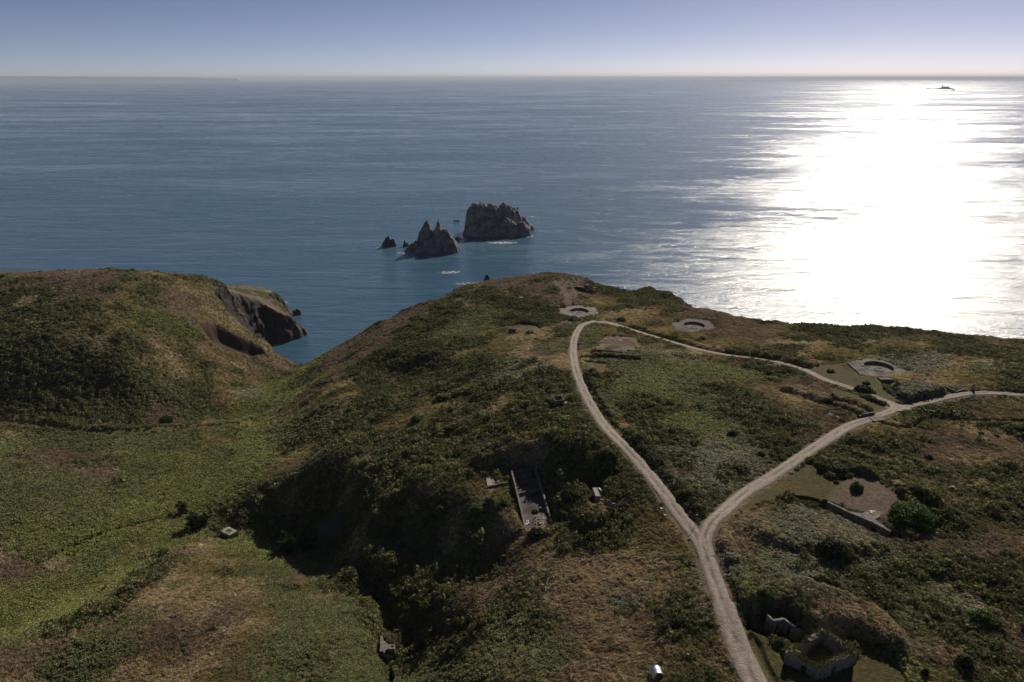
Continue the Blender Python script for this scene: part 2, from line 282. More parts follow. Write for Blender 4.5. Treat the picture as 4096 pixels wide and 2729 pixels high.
def class_at(x, y):
    j = 2.4
    xx = x+fbm(x/3, y/3, 3, 71)*j*2; yy = y+fbm(x/3, y/3, 3, 83)*j*2
    ix = np.clip(((xx+330)/CG).astype(int), 0, cid.shape[1]-1); iy = np.clip(((yy-20)/CG).astype(int), 0, cid.shape[0]-1)
    c = cid[iy, ix].copy()
    n = fbm(x/7, y/7, 4, 101)          # clumps of neighbouring plants
    c = np.where((n > .36) & np.isin(c, [3, 5, 6]), 0, c)
    c = np.where((n < -.27) & np.isin(c, [0, 1, 6]), 3, c)
    c = np.where((n < -.36) & np.isin(c, [3]), 4, c)
    return c
colT = np.array([CCOL[c] for c in CLS]); hgtT = np.array([CHGT[c] for c in CLS])

# ---- masks
def bare_mask(x, y):
    """0 = full vegetation, 1 = none (roads, slabs, lawns)"""
    n = fbm(x/2.2, y/2.2, 3, 131)
    m = np.zeros(x.shape)
    for pl, w in ((ROAD_MAIN, 2.0), (ROAD_EAST, 1.7), (ROAD_SOUTH, 2.0), (PATH_TIP, 1.6)):
        m = np.maximum(m, 1-sstep(w-.1, w+.9, line_d(x, y, pl)+n*.35))
    for pg in (LAWN_A, LAWN_B, LAWN_C, LAWN_D, LAWN_E, CLEAR_F, EARTH_A, EARTH_B)+tuple(EXTRA_BARE):
        m = np.maximum(m, sstep(-.6, .3, poly_sd(x, y, np.array(pg))+n*.5))
    m = np.maximum(m, .8*sstep(-3, 2.5, poly_sd(x, y, np.array(TIP_BARE))+fbm(x/4, y/4, 4, 137)*4))
    m = np.maximum(m, .92*(1-sstep(.9, 1.9, line_d(x, y, PATH_LEFT))))
    return m
EXTRA_BARE = []
def smooth_line(pl, step=1.0):
    pl = np.array(pl); out = []
    n = len(pl)
    for i in range(n-1):
        p0, p1, p2, p3 = pl[max(i-1, 0)], pl[i], pl[i+1], pl[min(i+2, n-1)]
        k = max(2, int(np.linalg.norm(p2-p1)/step))
        for j in range(k):
            t = j/k
            out.append(.5*((2*p1)+(-p0+p2)*t+(2*p0-5*p1+4*p2-p3)*t*t+(-p0+3*p1-3*p2+p3)*t**3))
    out.append(pl[-1]); return np.array(out)

# ---- banks, trenches, pads and pits cut into or raised on the heath
def B3(px, py, dz=0.0):
    w = G(px, py); return Vector((w[0], w[1], gz(w[0], w[1])+dz))
def PL(s, z=None):
    out = []
    for q in s.split(';'):
        a = [float(v) for v in q.split()]
        out.append(P(a[0], a[1], z) if z is not None else G(a[0], a[1]))
    return np.array(out)
HEX = []
for s, zc, c in (('2230 1235;2313 1221;2385 1230;2394 1257;2313 1276;2233 1262', 66.6, (2317, 1245)),
                 ('2684 1292;2758 1274;2840 1284;2867 1313;2762 1333;2701 1320', 68.2, (2777, 1301)),
                 ('3389 1451;3467 1429;3560 1447;3634 1487;3518 1506;3440 1496', 79.3, (3515, 1467))):
    HEX.append((PL(s, zc), zc, P(c[0], c[1], zc)))
def pad(poly, z, fall=3.0):
    poly = np.array(poly)
    def f(x, y, zz):
        k = sstep(-fall, 0, poly_sd(x, y, poly)); return zz*(1-k)+z*k
    return f
def pit(c, r, z):
    def f(x, y, zz):
        k = 1-sstep(r-.1, r+.5, np.hypot(x-c[0], y-c[1])); return zz*(1-k)+z*k
    return f
def cut(pl, depth, hw):
    pl = np.array(pl)
    def f(x, y, zz): return zz-depth*(1-sstep(hw-.35, hw+.35, line_d(x, y, pl)+.25*fbm(x/2, y/2, 2, 91)))
    return f
def ridge(pl, h, hw):
    pl = np.array(pl)
    def f(x, y, zz): return zz+h*sstep(1.8, 3.4, samp(RD, x, y))*(1-sstep(hw*.35, hw, line_d(x, y, pl)+.5*fbm(x/3, y/3, 2, 93)))
    return f
def mound(poly, h, edge):
    poly = np.array(poly)
    def f(x, y, zz): return zz+h*sstep(1.8, 3.4, samp(RD, x, y))*sstep(0, edge, poly_sd(x, y, poly)+.4*fbm(x/3, y/3, 2, 95))
    return f
def court(poly, z, edge=.6):
    poly = np.array(poly)
    def f(x, y, zz):
        k = sstep(-edge, 0, poly_sd(x, y, poly))*sstep(1.6, 2.4, samp(RD, x, y)); return zz*(1-k)+np.minimum(zz, z)*k
    return f
def bank(pl, h, w):
    """higher ground on the left-hand side of the line, dying away over w metres"""
    pl = np.array(pl)
    def f(x, y, zz):
        d = line_d(x, y, pl); s = np.zeros(x.shape); best = np.full(x.shape, 1e18)
        for i in range(len(pl)-1):
            ax, ay = pl[i]; bx, by = pl[i+1]; ex, ey = bx-ax, by-ay
            t = np.clip(((x-ax)*ex+(y-ay)*ey)/(ex*ex+ey*ey), 0, 1); q = (x-ax-t*ex)**2+(y-ay-t*ey)**2
            m = q < best; best = np.where(m, q, best); s = np.where(m, np.sign(ex*(y-ay)-ey*(x-ax)), s)
        sd = d*s
        return zz+h*sstep(-.1, .6, sd)*(1-sstep(1.0, w, sd))
    return f
# bunker A : wall line (top), trench in front
WA_T = PL('3310 2006;3393 2047;3492 2088;3558 2123', 84.8)
_d = (WA_T[-1]-WA_T[0]); _d /= np.linalg.norm(_d); WA_N = np.array([_d[1], -_d[0]])     # towards the viewer
if WA_N[1] > 0: WA_N = -WA_N
WA_TR = np.array(list(WA_T-WA_N*.3)+[WA_T[-1]+_d*3]+list((WA_T+WA_N*2.9)[::-1])+[PL('3170 1984', 84)[0], PL('3240 1992', 84)[0]])
# bunker B
WB_T = PL('2376 1397;2440 1402;2541 1413', 75.4)
_e = (WB_T[-1]-WB_T[0]); _e /= np.linalg.norm(_e); WB_N = np.array([_e[1], -_e[0]])
if WB_N[1] > 0: WB_N = -WB_N
WB_TR = np.array(list(WB_T-WB_N*.3)+list((WB_T+WB_N*3.0)[::-1])+[(WB_T[0]-_e*6+WB_N*2.6), (WB_T[0]-_e*6+WB_N*.4)])
EARTH_B2 = [WB_T[0], *PL('2400 1368;2425 1357;2520 1354;2545 1375;2548 1402', 75.2), WB_T[-1]]
EARTH_C = GL('2040 1310;2078 1294;2110 1296;2150 1303;2168 1315;2160 1328;2100 1330;2068 1322')
COURT_D = PL('2992 2478;3062 2462;3098 2478;3140 2474;3188 2508;3192 2545;3212 2585;3160 2592;3110 2568;3064 2567;3041 2557;2996 2532', 84.0)
MOUND_D = PL('2960 2400;2985 2440;3062 2456;3098 2473;3142 2470;3192 2506;3236 2548;3320 2535;3430 2545;3520 2590;3640 2640;3660 2560;3560 2470;3400 2390;3200 2330;3040 2340', 85.5)
MOUND_F = PL('3569 1530;3661 1522;3831 1581;3763 1611;3658 1623;3590 1579', 82.3)
PORTAL = PL('3521 1517;3572 1517;3568 1548;3546 1556', 80.0)
PIT_G = PL('3003 1472;3038 1470;3097 1491;3052 1503;3025 1494', 79.0)
CUT_C = PL('2030 1313;2072 1314;2060 1326;2036 1326', 68.5)
CUT_G = PL('3774 1542;3826 1564;3815 1573;3768 1550', 82)
FND = PL('2047 1884;2140 1866;2208 2092;2104 2120', 73.2)
HILL_A = PL('2960 2055;3060 2015;3160 2000;3240 2030;3340 2080;3450 2130;3560 2178;3600 2220;3400 2260;3150 2230;2980 2160', 85.5)
TRENCH_R = GL('3525 1691;3583 1706;3657 1710;3678 1682;3729 1673;3814 1678;3900 1685;3990 1688;4096 1682;4200 1690')
TRENCH_S = GL('3258 2332;3316 2338;3368 2374;3455 2430')
_cd = []
for poly, zc, c in HEX: FEATS.append(pad(poly, zc-.32, 2.5)); FEATS.append(pit(c, 4.9, zc-1.9))
FEATS += [mound(HILL_A, 1.3, 3.5), pad(np.array(EARTH_A), 84.5, 1.5), court(WA_TR, 82.1), pad(np.array(EARTH_B2), 75.2, 1.5), court(WB_TR, 72.9),
          ridge(WB_T+WB_N*4.4+_e*1.5, 1.2, 1.5), ridge([WB_T[0]-_e*7+WB_N*3.9, WB_T[0]-_e*1.6+WB_N*4.0], 1.0, 1.5),
          bank(GL('3400 1903;3475 1917;3543 1944;3655 1998'), 1.0, 7), bank(GL('3652 2006;3700 2026;3746 2057'), 1.2, 6),
          mound(MOUND_D, 2.0, 2.2), court(COURT_D, 83.3, .8), mound(MOUND_F, 1.9, 1.6), court(PORTAL, 77.8), court(PIT_G, 77.4, 1.0),
          court(CUT_C, 67.0, .8), court(CUT_G, 80.6), pad(FND, 73.0, 2.0),
          cut(GL('60 2308;180 2245;330 2172;470 2120;610 2083;700 2060'), .9, .8), cut(GL('1110 1580;1060 1650;1000 1700;940 1745;925 1800;870 1880'), .7, .8),
          cut(TRENCH_R, 1.5, .9), cut(TRENCH_S, 1.5, .9),
          ridge(GL('3154 1560;3236 1586;3304 1606'), 1.5, 3.2), ridge(GL('3345 1606;3406 1617;3467 1640;3492 1652'), 1.5, 1.9), ridge(GL('3348 1625;3399 1637;3441 1657'), 1.1, 1.5)]
def offs(pl, d):
    c = smooth_line(pl, 3); t = np.gradient(c, axis=0); t /= np.linalg.norm(t, axis=1)[:, None]; return c+np.stack([t[:, 1], -t[:, 0]], 1)*d
_rm = np.array(ROAD_MAIN)
FT_G = PL('1512 2535;1540 2535;1590 2575;1590 2612;1560 2635;1520 2635;1510 2600', 60.4)
EXTRA_BARE.append(FT_G)
FEATS += [cut(np.array([P(1390, 2250, 51), P(1480, 2330, 54), P(1545, 2430, 56), P(1565, 2500, 57.5)]), 2.6, 2.2), cut(np.array([P(1535, 2650, 58), P(1545, 2800, 60)]), 2.2, 1.8), pad(FT_G, 59.0, 1.5), bank(np.array(PATH_LEFT)[1:], .9, 5), ridge(GL('1950 1850;2020 1818;2120 1798;2230 1795;2330 1812;2400 1865'), 3.4, 5.5), ridge(GL('2275 1930;2300 1990;2320 2050;2380 2080'), 1.7, 4.5), ridge(GL('1990 2010;2030 2080;2060 2130'), 1.3, 3), mound(SCAR, -7, 5), ridge(offs(_rm[4:14], 4.6), .9, 2.0), ridge(offs(np.array(ROAD_EAST)[2:9], -4.2), .8, 1.8), ridge(offs(_rm[0:5], 4.2), .5, 1.5)]
def grow(poly, k):
    poly = np.array(poly); c = poly.mean(0); return c+(poly-c)*k
for poly, zc, c in HEX: EXTRA_BARE.append(grow(poly, .95))
EXTRA_BARE += [SCAR, WA_TR, WB_TR, np.array(EARTH_B2), EARTH_C, COURT_D, FND, PORTAL, CUT_C, CUT_G]


def terrain_color(x, y):
    c = class_at(x, y); col = colT[c]
    v = 1+.28*fbm(x/1.3, y/1.3, 3, 151)[..., None]+.22*fbm(x/11, y/11, 3, 163)[..., None]
    col = col*v
    def lay(col, m, c2, s=0):
        vv = np.array(c2)*(1+.2*fbm(x/.9, y/.9, 3, 171+s)+.2*fbm(x/5, y/5, 3, 177+s))[..., None]
        return col*(1-m[..., None])+vv*m[..., None]
    for pg in (LAWN_A, LAWN_B, LAWN_C, LAWN_D, LAWN_E):
        m = sstep(-.8, .4, poly_sd(x, y, np.array(pg))+fbm(x/2, y/2, 3, 3)*.6)
        col = lay(col, m, (.088, .082, .030)); col = lay(col, m*sstep(.0, .5, fbm(x/9, y/9, 3, 7)), (.115, .085, .036), 2)
    for pg, cc in ((CLEAR_F, (.14, .11, .055)), (EARTH_A, (.165, .12, .09)), (EARTH_B, (.17, .12, .09)), (SCAR, (.085, .058, .044))):
        col = lay(col, sstep(-1, .5, poly_sd(x, y, np.array(pg))+fbm(x/3, y/3, 3, 13)*1.2), cc, 5)
    for pl, w in ((ROAD_MAIN, 2.0), (ROAD_EAST, 1.7), (ROAD_SOUTH, 2.0), (PATH_TIP, 1.8)):
        col = lay(col, 1-sstep(w-.2, w+.8, line_d(x, y, pl)+fbm(x/2, y/2, 3, 17)*.5), (.17, .135, .09), 9)
    col = lay(col, sstep(-3, 3, poly_sd(x, y, np.array(TIP_BARE))+fbm(x/4, y/4, 4, 137)*4), (.15, .112, .08), 31)
    for tl in TRAILS: col = lay(col, .55*(1-sstep(.3, 1.0, line_d(x, y, tl))), (.16, .125, .08), 21)
    m = 1-sstep(.8, 1.7, line_d(x, y, PATH_LEFT)); col = lay(col, m*.9, (.20, .17, .07), 11)
    return np.clip(col, .01, .6)

# ------------------------------------------------------------------ land mesh (polar grid, finer near the viewer)
def land_disp(x, y):
    c = class_at(x, y); h = hgtT[c]
    # soften class borders
    e = 1.2
    h = (h*2+hgtT[class_at(x+e, y)]+hgtT[class_at(x-e, y)]+hgtT[class_at(x, y+e)]+hgtT[class_at(x, y-e)])/6
    b = 1-np.abs(fbm(x/2.3, y/2.3, 3, 201)); b2 = fbm(x/6.5, y/6.5, 3, 207)
    return h*(b*1.5-.9+b2*1.1)
AZN, RN = 1100, 1000
az = np.radians(np.concatenate([np.linspace(-75, -42, 60)[:-1], np.linspace(-42, 42, AZN), np.linspace(42, 75, 60)[1:]]))
r = np.concatenate([np.geomspace(15, 66, 40)[:-1], np.geomspace(66, 560, RN)])
AZ, R = np.meshgrid(az, r)
X = (np.sin(AZ)*R).ravel(); Y = (np.cos(AZ)*R).ravel()
Z = ground(X, Y); cl = cliffness(X, Y)
rockm = sstep(-2.5, 2.5, cl)
steep = (np.abs(ground(X+.8, Y)-Z)+np.abs(ground(X, Y+.8)-Z))/.8
bare = bare_mask(X, Y)
Z = Z+land_disp(X, Y)*(1-bare)*(1-rockm)*sstep(0, 6, samp(CD, X, Y))
rk = np.abs(fbm(X/4.5, Y/4.5, 5, 211, .62))*4.2+fbm(X/9, Y/9, 3, 217)*1.8-1.0
Z = Z+rk*rockm*sstep(-3, 3, Z)
q_ = rockm*sstep(1, 5, Z); u1 = fbm(Z/1.9+X/9, (X-Y)/13, 3, 241)*2.4; u2 = fbm(Z/2.3+Y/9, (X+Y)/11, 3, 243)*2.4
C = terrain_color(X, Y)
rn = fbm(X/7, Y/7, 4, 223)[:, None]
rockcol = np.array((.045, .040, .037))*(1+.7*rn)+np.array((.05, .03, .018))*sstep(.1, .6, fbm(X/20, Y/20, 3, 227))[:, None]
m = (rockm*sstep(-.5, .25, fbm(X/5, Y/5, 4, 229)+(rockm-.55)*2.0))[:, None]
C = C*(1-m)+rockcol*m
keepz = Z > -9
nr, na = R.shape
idx = np.arange(nr*na).reshape(nr, na)
Fq = np.stack([idx[:-1, :-1], idx[:-1, 1:], idx[1:, 1:], idx[1:, :-1]], -1).reshape(-1, 4)
Fq = Fq[keepz[Fq].any(1)]
used = np.zeros(nr*na, bool); used[Fq.ravel()] = True
remap = np.cumsum(used)-1; Fq = remap[Fq]
VV = np.stack([X+q_*u1, Y+q_*u2, Z], -1)[used]
m_land = mat('heath_ground', (1.0, 1.0, 1.0), rough=.95, spec=.1, var=.45, scale=1.6, bump=.6, bscale=3.5, attr=('veg', 'GEOMETRY'))
land = mesh_obj('terrain', VV, Fq, m_land, smooth=True, kind='structure', label='rolling clifftop heath with grass, bracken and rock')
ca = land.data.color_attributes.new('veg', 'FLOAT_COLOR', 'POINT')
ca.data.foreach_set('color', np.concatenate([C[used], np.ones((used.sum(), 1))], 1).astype(np.float32).ravel())
ZN = Z

# ------------------------------------------------------------------ roads
m_road = mat('gravel_track', (.40, .34, .295), col2=(.27, .23, .20), rough=.95, scale=1.4, bump=.8, bscale=5, attr=('veg', 'GEOMETRY'))
def road(name, pl, wfun, lift, label, m=m_road):
    c = smooth_line(pl, .6); t = np.gradient(c, axis=0); t /= np.linalg.norm(t, axis=1)[:, None]; nn = np.stack([-t[:, 1], t[:, 0]], 1)
    s = np.concatenate([[0], np.cumsum(np.linalg.norm(np.diff(c, axis=0), axis=1))])
    K = 13; V = []
    for k in range(K):
        u = k/(K-1)*2-1
        w = np.array([wfun(q) for q in s/s[-1]])*(1+.07*fbm(s/3+u*50*(abs(u) > .9), s*0+np.sign(u)*9, 2, 301))
        q = c+nn*(u*w/2)[:, None]
        z = ground(q[:, 0], q[:, 1])+lift-.10*(abs(u) > .95)+.035*math.cos(u*math.pi*2)*-1
        V.append(np.concatenate([q, z[:, None]], 1))
    V = np.stack(V, 1).reshape(-1, 3); n = len(c); I = np.arange(n*K).reshape(n, K)
    F = np.stack([I[:-1, :-1], I[1:, :-1], I[1:, 1:], I[:-1, 1:]], -1).reshape(-1, 4)[:, ::-1]
    o = mesh_obj(name, V, F, m, smooth=True, kind='structure', label=label)
    uu = np.tile(np.abs(np.linspace(-1, 1, K)), n); q = V[:, :2]; nz = fbm(q[:, 0]/3, q[:, 1]/3, 3, 311)
    mid = (1-sstep(.05, .32, uu))*sstep(-.25, .25, nz); edge = sstep(.72, 1.0, uu+.25*nz)
    tr = np.clip(1-.52*mid-.35*edge+.12*nz, .3, 1.3)[:, None]; c3 = np.concatenate([tr, tr*(1+.02*mid[:, None]), tr*(1-.12*mid-.08*edge)[:, None], np.ones((len(V), 1))], 1)
    a_ = o.data.color_attributes.new('veg', 'FLOAT_COLOR', 'POINT'); a_.data.foreach_set('color', c3.astype(np.float32).ravel()); return o
road('road', ROAD_MAIN, lambda u: 3.0+(.8 if u < .1 else 0), .16, 'pale gravel track up the middle of the heath')
road('road', ROAD_SOUTH, lambda u: 3.0 if u < .5 else 2.5, .172, 'pale gravel track branching towards the far battery')
road('road', ROAD_EAST, lambda u: 7.0-4.4*min(1, u/.16) if u < .16 else 2.6, .184, 'narrow gravel track past the three gun pits')
road('road', GL('3525 1600;3560 1618;3590 1634;3612 1646'), lambda u: 2.6+5.5*u, .196, 'wide gravel fork where the east track meets the south track')
#road('path', PATH_TIP, lambda u: 2.6, .12, 'trodden earth path to the headland tip', mat('earth_path', (.20, .15, .11), rough=.95))

# ------------------------------------------------------------------ sea
def sea_material():
    m = bpy.data.materials.new('sea_water'); m.use_nodes = True; t = m.node_tree; N = t.nodes; L = t.links
    b = N['Principled BSDF']; b.inputs['IOR'].default_value = 1.33
    geo = N.new('ShaderNodeNewGeometry')
    def noise(sx, sy, sc, det, rot=0.15, dist=0.0, rough=.55):
        mp = N.new('ShaderNodeMapping'); mp.inputs['Scale'].default_value = (sx, sy, 1); mp.inputs['Rotation'].default_value = (0, 0, rot)
        L.new(geo.outputs['Position'], mp.inputs['Vector'])
        n = N.new('ShaderNodeTexNoise'); n.inputs['Scale'].default_value = sc; n.inputs['Detail'].default_value = det; n.inputs['Distortion'].default_value = dist
        n.inputs['Roughness'].default_value = rough
        L.new(mp.outputs[0], n.inputs['Vector']); return n.outputs[0]
    def mth(op, a, c):
        q = N.new('ShaderNodeMath'); q.operation = op
        for i, v in enumerate((a, c)):
            if isinstance(v, (int, float)): q.inputs[i].default_value = v
            else: L.new(v, q.inputs[i])
        return q.outputs[0]
    def rng(a, f0, f1, t0, t1):
        q = N.new('ShaderNodeMapRange'); L.new(a, q.inputs[0])
        for i, v in enumerate((f0, f1, t0, t1)): q.inputs[i+1].default_value = v
        return q.outputs[0]
    slick = noise(.0016, .006, 1, 5, .12, .6)          # long current streaks
    slick2 = noise(.0003, .0016, 1, 4, -.08, .4)
    slick3 = noise(.014, .05, 1, 5, .2, .8, .65)
    patch = mth('ADD', mth('ADD', mth('MULTIPLY', slick, .38), mth('MULTIPLY', slick2, .22)), mth('MULTIPLY', slick3, .40))
    L.new(rng(patch, .42, .58, .07, .32), b.inputs['Roughness'])
    r = N.new('ShaderNodeValToRGB'); L.new(patch, r.inputs[0])
    r.color_ramp.elements[0].position = .35; r.color_ramp.elements[1].position = .65
    r.color_ramp.elements[0].color = (.030, .084, .150, 1); r.color_ramp.elements[1].color = (.060, .140, .215, 1)
    L.new(r.outputs[0], b.inputs['Base Color'])
    h1 = noise(.06, .14, 1, 6, .2, .4, .62); h2 = noise(.30, .6, 1, 5, -.25, .5, .68)
    h0 = noise(.008, .028, 1, 4, .1, .8, .6)
    hh = mth('ADD', mth('ADD', mth('MULTIPLY', h1, .85), mth('MULTIPLY', h2, .55)), mth('MULTIPLY', h0, 1.5))
    hh = mth('MULTIPLY', hh, rng(patch, .38, .62, .45, 1.3))
    bp = N.new('ShaderNodeBump'); bp.inputs['Strength'].default_value = .9; bp.inputs['Distance'].default_value = 1.0
    L.new(hh, bp.inputs['Height']); L.new(bp.outputs[0], b.inputs['Normal'])
    return m
rr = np.geomspace(40, 90000, 60); aa = np.radians(np.linspace(-180, 180, 181))
A2, R2 = np.meshgrid(aa, rr); V = np.stack([np.sin(A2)*R2, np.cos(A2)*R2, np.zeros_like(R2)], -1).reshape(-1, 3)
I = np.arange(len(V)).reshape(A2.shape)
mesh_obj('sea', V, np.stack([I[:-1, :-1], I[:-1, 1:], I[1:, 1:], I[1:, :-1]], -1).reshape(-1, 4)[:, ::-1], sea_material(), smooth=True, kind='structure', label='calm blue sea with bright sun glitter')

# ------------------------------------------------------------------ mesh builder
class MB:
    def __init__(s): s.v = []; s.f = []
    def add(s, V, F):
        n = len(s.v); s.v += [tuple(q) for q in V]; s.f += [tuple(n+i for i in q) for q in F]; return s
    def prism(s, poly, z0, z1):
        poly = [tuple(p[:2]) for p in poly]; a = sum(poly[i][0]*poly[(i+1) % len(poly)][1]-poly[(i+1) % len(poly)][0]*poly[i][1] for i in range(len(poly)))
        if a < 0: poly = poly[::-1]
        n = len(poly); z0 = z0 if hasattr(z0, '__len__') else [z0]*n; z1 = z1 if hasattr(z1, '__len__') else [z1]*n
        V = [(p[0], p[1], z) for p, z in zip(poly, z0)]+[(p[0], p[1], z) for p, z in zip(poly, z1)]
        F = [tuple(range(n))[::-1], tuple(range(n, 2*n))]+[(i, (i+1) % n, n+(i+1) % n, n+i) for i in range(n)]
        return s.add(V, F)
    def box(s, c, size, rz=0, tilt=(0, 0)):
        M = Matrix.Translation(Vector(c)) @ Matrix.Rotation(rz, 4, 'Z') @ Matrix.Rotation(tilt[0], 4, 'X') @ Matrix.Rotation(tilt[1], 4, 'Y')
        a, b, d = (q/2 for q in size)
        V = [M @ Vector(q) for q in ((-a, -b, -d), (a, -b, -d), (a, b, -d), (-a, b, -d), (-a, -b, d), (a, -b, d), (a, b, d), (-a, b, d))]
        return s.add(V, [(3, 2, 1, 0), (4, 5, 6, 7), (0, 1, 5, 4), (1, 2, 6, 5), (2, 3, 7, 6), (3, 0, 4, 7)])
    def wall(s, a, b, z0, z1, th, z1b=None):
        a = np.array(a[:2]); b = np.array(b[:2]); d = b-a; L = np.linalg.norm(d); d = d/L; n = np.array([-d[1], d[0]])*th/2
        z1b = z1 if z1b is None else z1b
        V = [(*(a+n), z0), (*(a-n), z0), (*(b-n), z0), (*(b+n), z0), (*(a+n), z1), (*(a-n), z1), (*(b-n), z1b), (*(b+n), z1b)]
        return s.add(V, [(3, 2, 1, 0), (4, 5, 6, 7), (0, 1, 5, 4), (1, 2, 6, 5), (2, 3, 7, 6), (3, 0, 4, 7)])
    def tube(s, a, b, r0, r1=None, n=8):
        a = Vector(a); b = Vector(b); r1 = r0 if r1 is None else r1; d = (b-a).normalized(); q = d.to_track_quat('Z', 'Y')
        V = [a+q @ Vector((math.cos(t)*r0, math.sin(t)*r0, 0)) for t in [i*2*math.pi/n for i in range(n)]]+[b+q @ Vector((math.cos(t)*r1, math.sin(t)*r1, 0)) for t in [i*2*math.pi/n for i in range(n)]]
        return s.add(V, [tuple(range(n))[::-1], tuple(range(n, 2*n))]+[(i, (i+1) % n, n+(i+1) % n, n+i) for i in range(n)])
    def build(s, name, m, parent=None, org=None, smooth=False, rough=0.0, **k):
        """vertices are given in world space; org = origin of the thing (moved there)"""
        o0 = Vector(org) if org is not None else (Vector(parent.location) if parent is not None else Vector((0, 0, 0)))
        V = [tuple(Vector(q)-o0) for q in s.v]
        o = mesh_obj(name, V, s.f, m, parent=None, smooth=smooth, **k)
        if parent is not None: o.parent = parent
        else: o.location = o0
        return o
def weather(o, step, amp, seed=0):
    """cut a wall into small faces and knock it about so it reads as old masonry"""
    bm = bmesh.new(); bm.from_mesh(o.data)
    for _ in range(4):
        L = [e for e in bm.edges if e.calc_length() > step]
        if not L: break
        bmesh.ops.subdivide_edges(bm, edges=L, cuts=1, use_grid_fill=True)
    for v in bm.verts:
        p = v.co; a = np.array([p.x*1.7+seed]), np.array([p.y*1.7+p.z*1.3])
        v.co += Vector((float(fbm(a[0], a[1], 2, 1)[0]), float(fbm(a[0], a[1], 2, 2)[0]), float(fbm(a[0], a[1], 2, 3)[0])))*amp
    bm.to_mesh(o.data); bm.free()

M_conc = mat('weathered_concrete', (.25, .22, .20), col2=(.12, .105, .095), scale=1.1, bump=.5, bscale=4)
M_concd = mat('dark_concrete', (.17, .165, .17), col2=(.10, .10, .105), scale=.8, bump=.5, bscale=4)
M_concp = mat('pale_concrete', (.40, .365, .32), col2=(.26, .235, .21), scale=2, bump=.3)
M_asph = mat('asphalt_patch', (.060, .058, .060), col2=(.22, .195, .18), scale=.30, bump=.5, bscale=6)
M_asph2 = mat('concrete_patchy', (.26, .23, .205), col2=(.16, .145, .135), scale=.45, bump=.5, bscale=6)
M_asph3 = mat('concrete_halfdark', (.15, .135, .128), col2=(.075, .072, .072), scale=.16, bump=.5, bscale=6)
M_dark = mat('shadowed_doorway', (.03, .03, .03), bump=0)  # near-black panel colour stands in for the shade inside door openings
M_stone = mat('old_masonry', (.30, .275, .26), col2=(.17, .155, .145), scale=2.2, bump=.9, bscale=3)
M_white = mat('white_plastic', (.72, .70, .68), rough=.6, bump=0, var=.1)
M_wood = mat('grey_timber', (.34, .31, .28), bump=.3)
M_metal = mat('galvanised_metal', (.50, .53, .62), rough=.45, metal=.75, bump=.15, var=.1)
M_blue = mat('blue_plastic', (.05, .14, .33), rough=.5, bump=0, var=.15)
M_orange = mat('orange_mesh', (.75, .14, .05), rough=.7, bump=0)
M_black = mat('black_plastic', (.03, .032, .04), rough=.5, bump=0)
M_earth = mat('bare_earth', (.19, .135, .10), col2=(.12, .085, .065), scale=1, bump=.6)
M_rock = mat('sea_rock', (.115, .098, .088), col2=(.05, .045, .042), rough=.95, scale=.22, bump=1.0, bscale=.8)
M_rockp = mat('guano_rock', (.30, .275, .255), col2=(.10, .092, .086), rough=.95, scale=.14, bump=1.0, bscale=.8)
M_leafd = mat('leaf_dark', (.040, .055, .018), col2=(.022, .032, .012), rough=.75, scale=1.6, bump=0, trans=.25)
M_leafg = mat('leaf_bright', (.11, .165, .03), col2=(.05, .08, .018), rough=.7, scale=1.6, bump=0, trans=.35)
M_leafy = mat('leaf_yellow', (.24, .20, .035), col2=(.10, .095, .025), rough=.7, scale=1.6, bump=0, trans=.3)
M_leafs = mat('leaf_silver', (.20, .22, .15), col2=(.10, .12, .07), rough=.7, scale=1.6, bump=0, trans=.25)
M_bark = mat('bark', (.07, .055, .045), rough=.95)

# ------------------------------------------------------------------ leaves
def leaf_cloud(mb, pts_, size, flat=.5, seed=0):
    rg = np.random.default_rng(seed); 
    for p in pts_:
        s = size*rg.uniform(.6, 1.3); u = rg.normal(size=3); u[2] = abs(u[2])*(1-flat)+.2; u /= np.linalg.norm(u); t = np.cross(u, rg.normal(size=3)); t /= np.linalg.norm(t)+1e-9; w = np.cross(t, u)
        w = w*.7+np.array([0, 0, .3]); a = np.array(p)
        mb.add([a-t*s*.5, a+w*s*.5, a+t*s*.5, a-w*s*.4+u*s*.2], [(0, 1, 2, 3)])
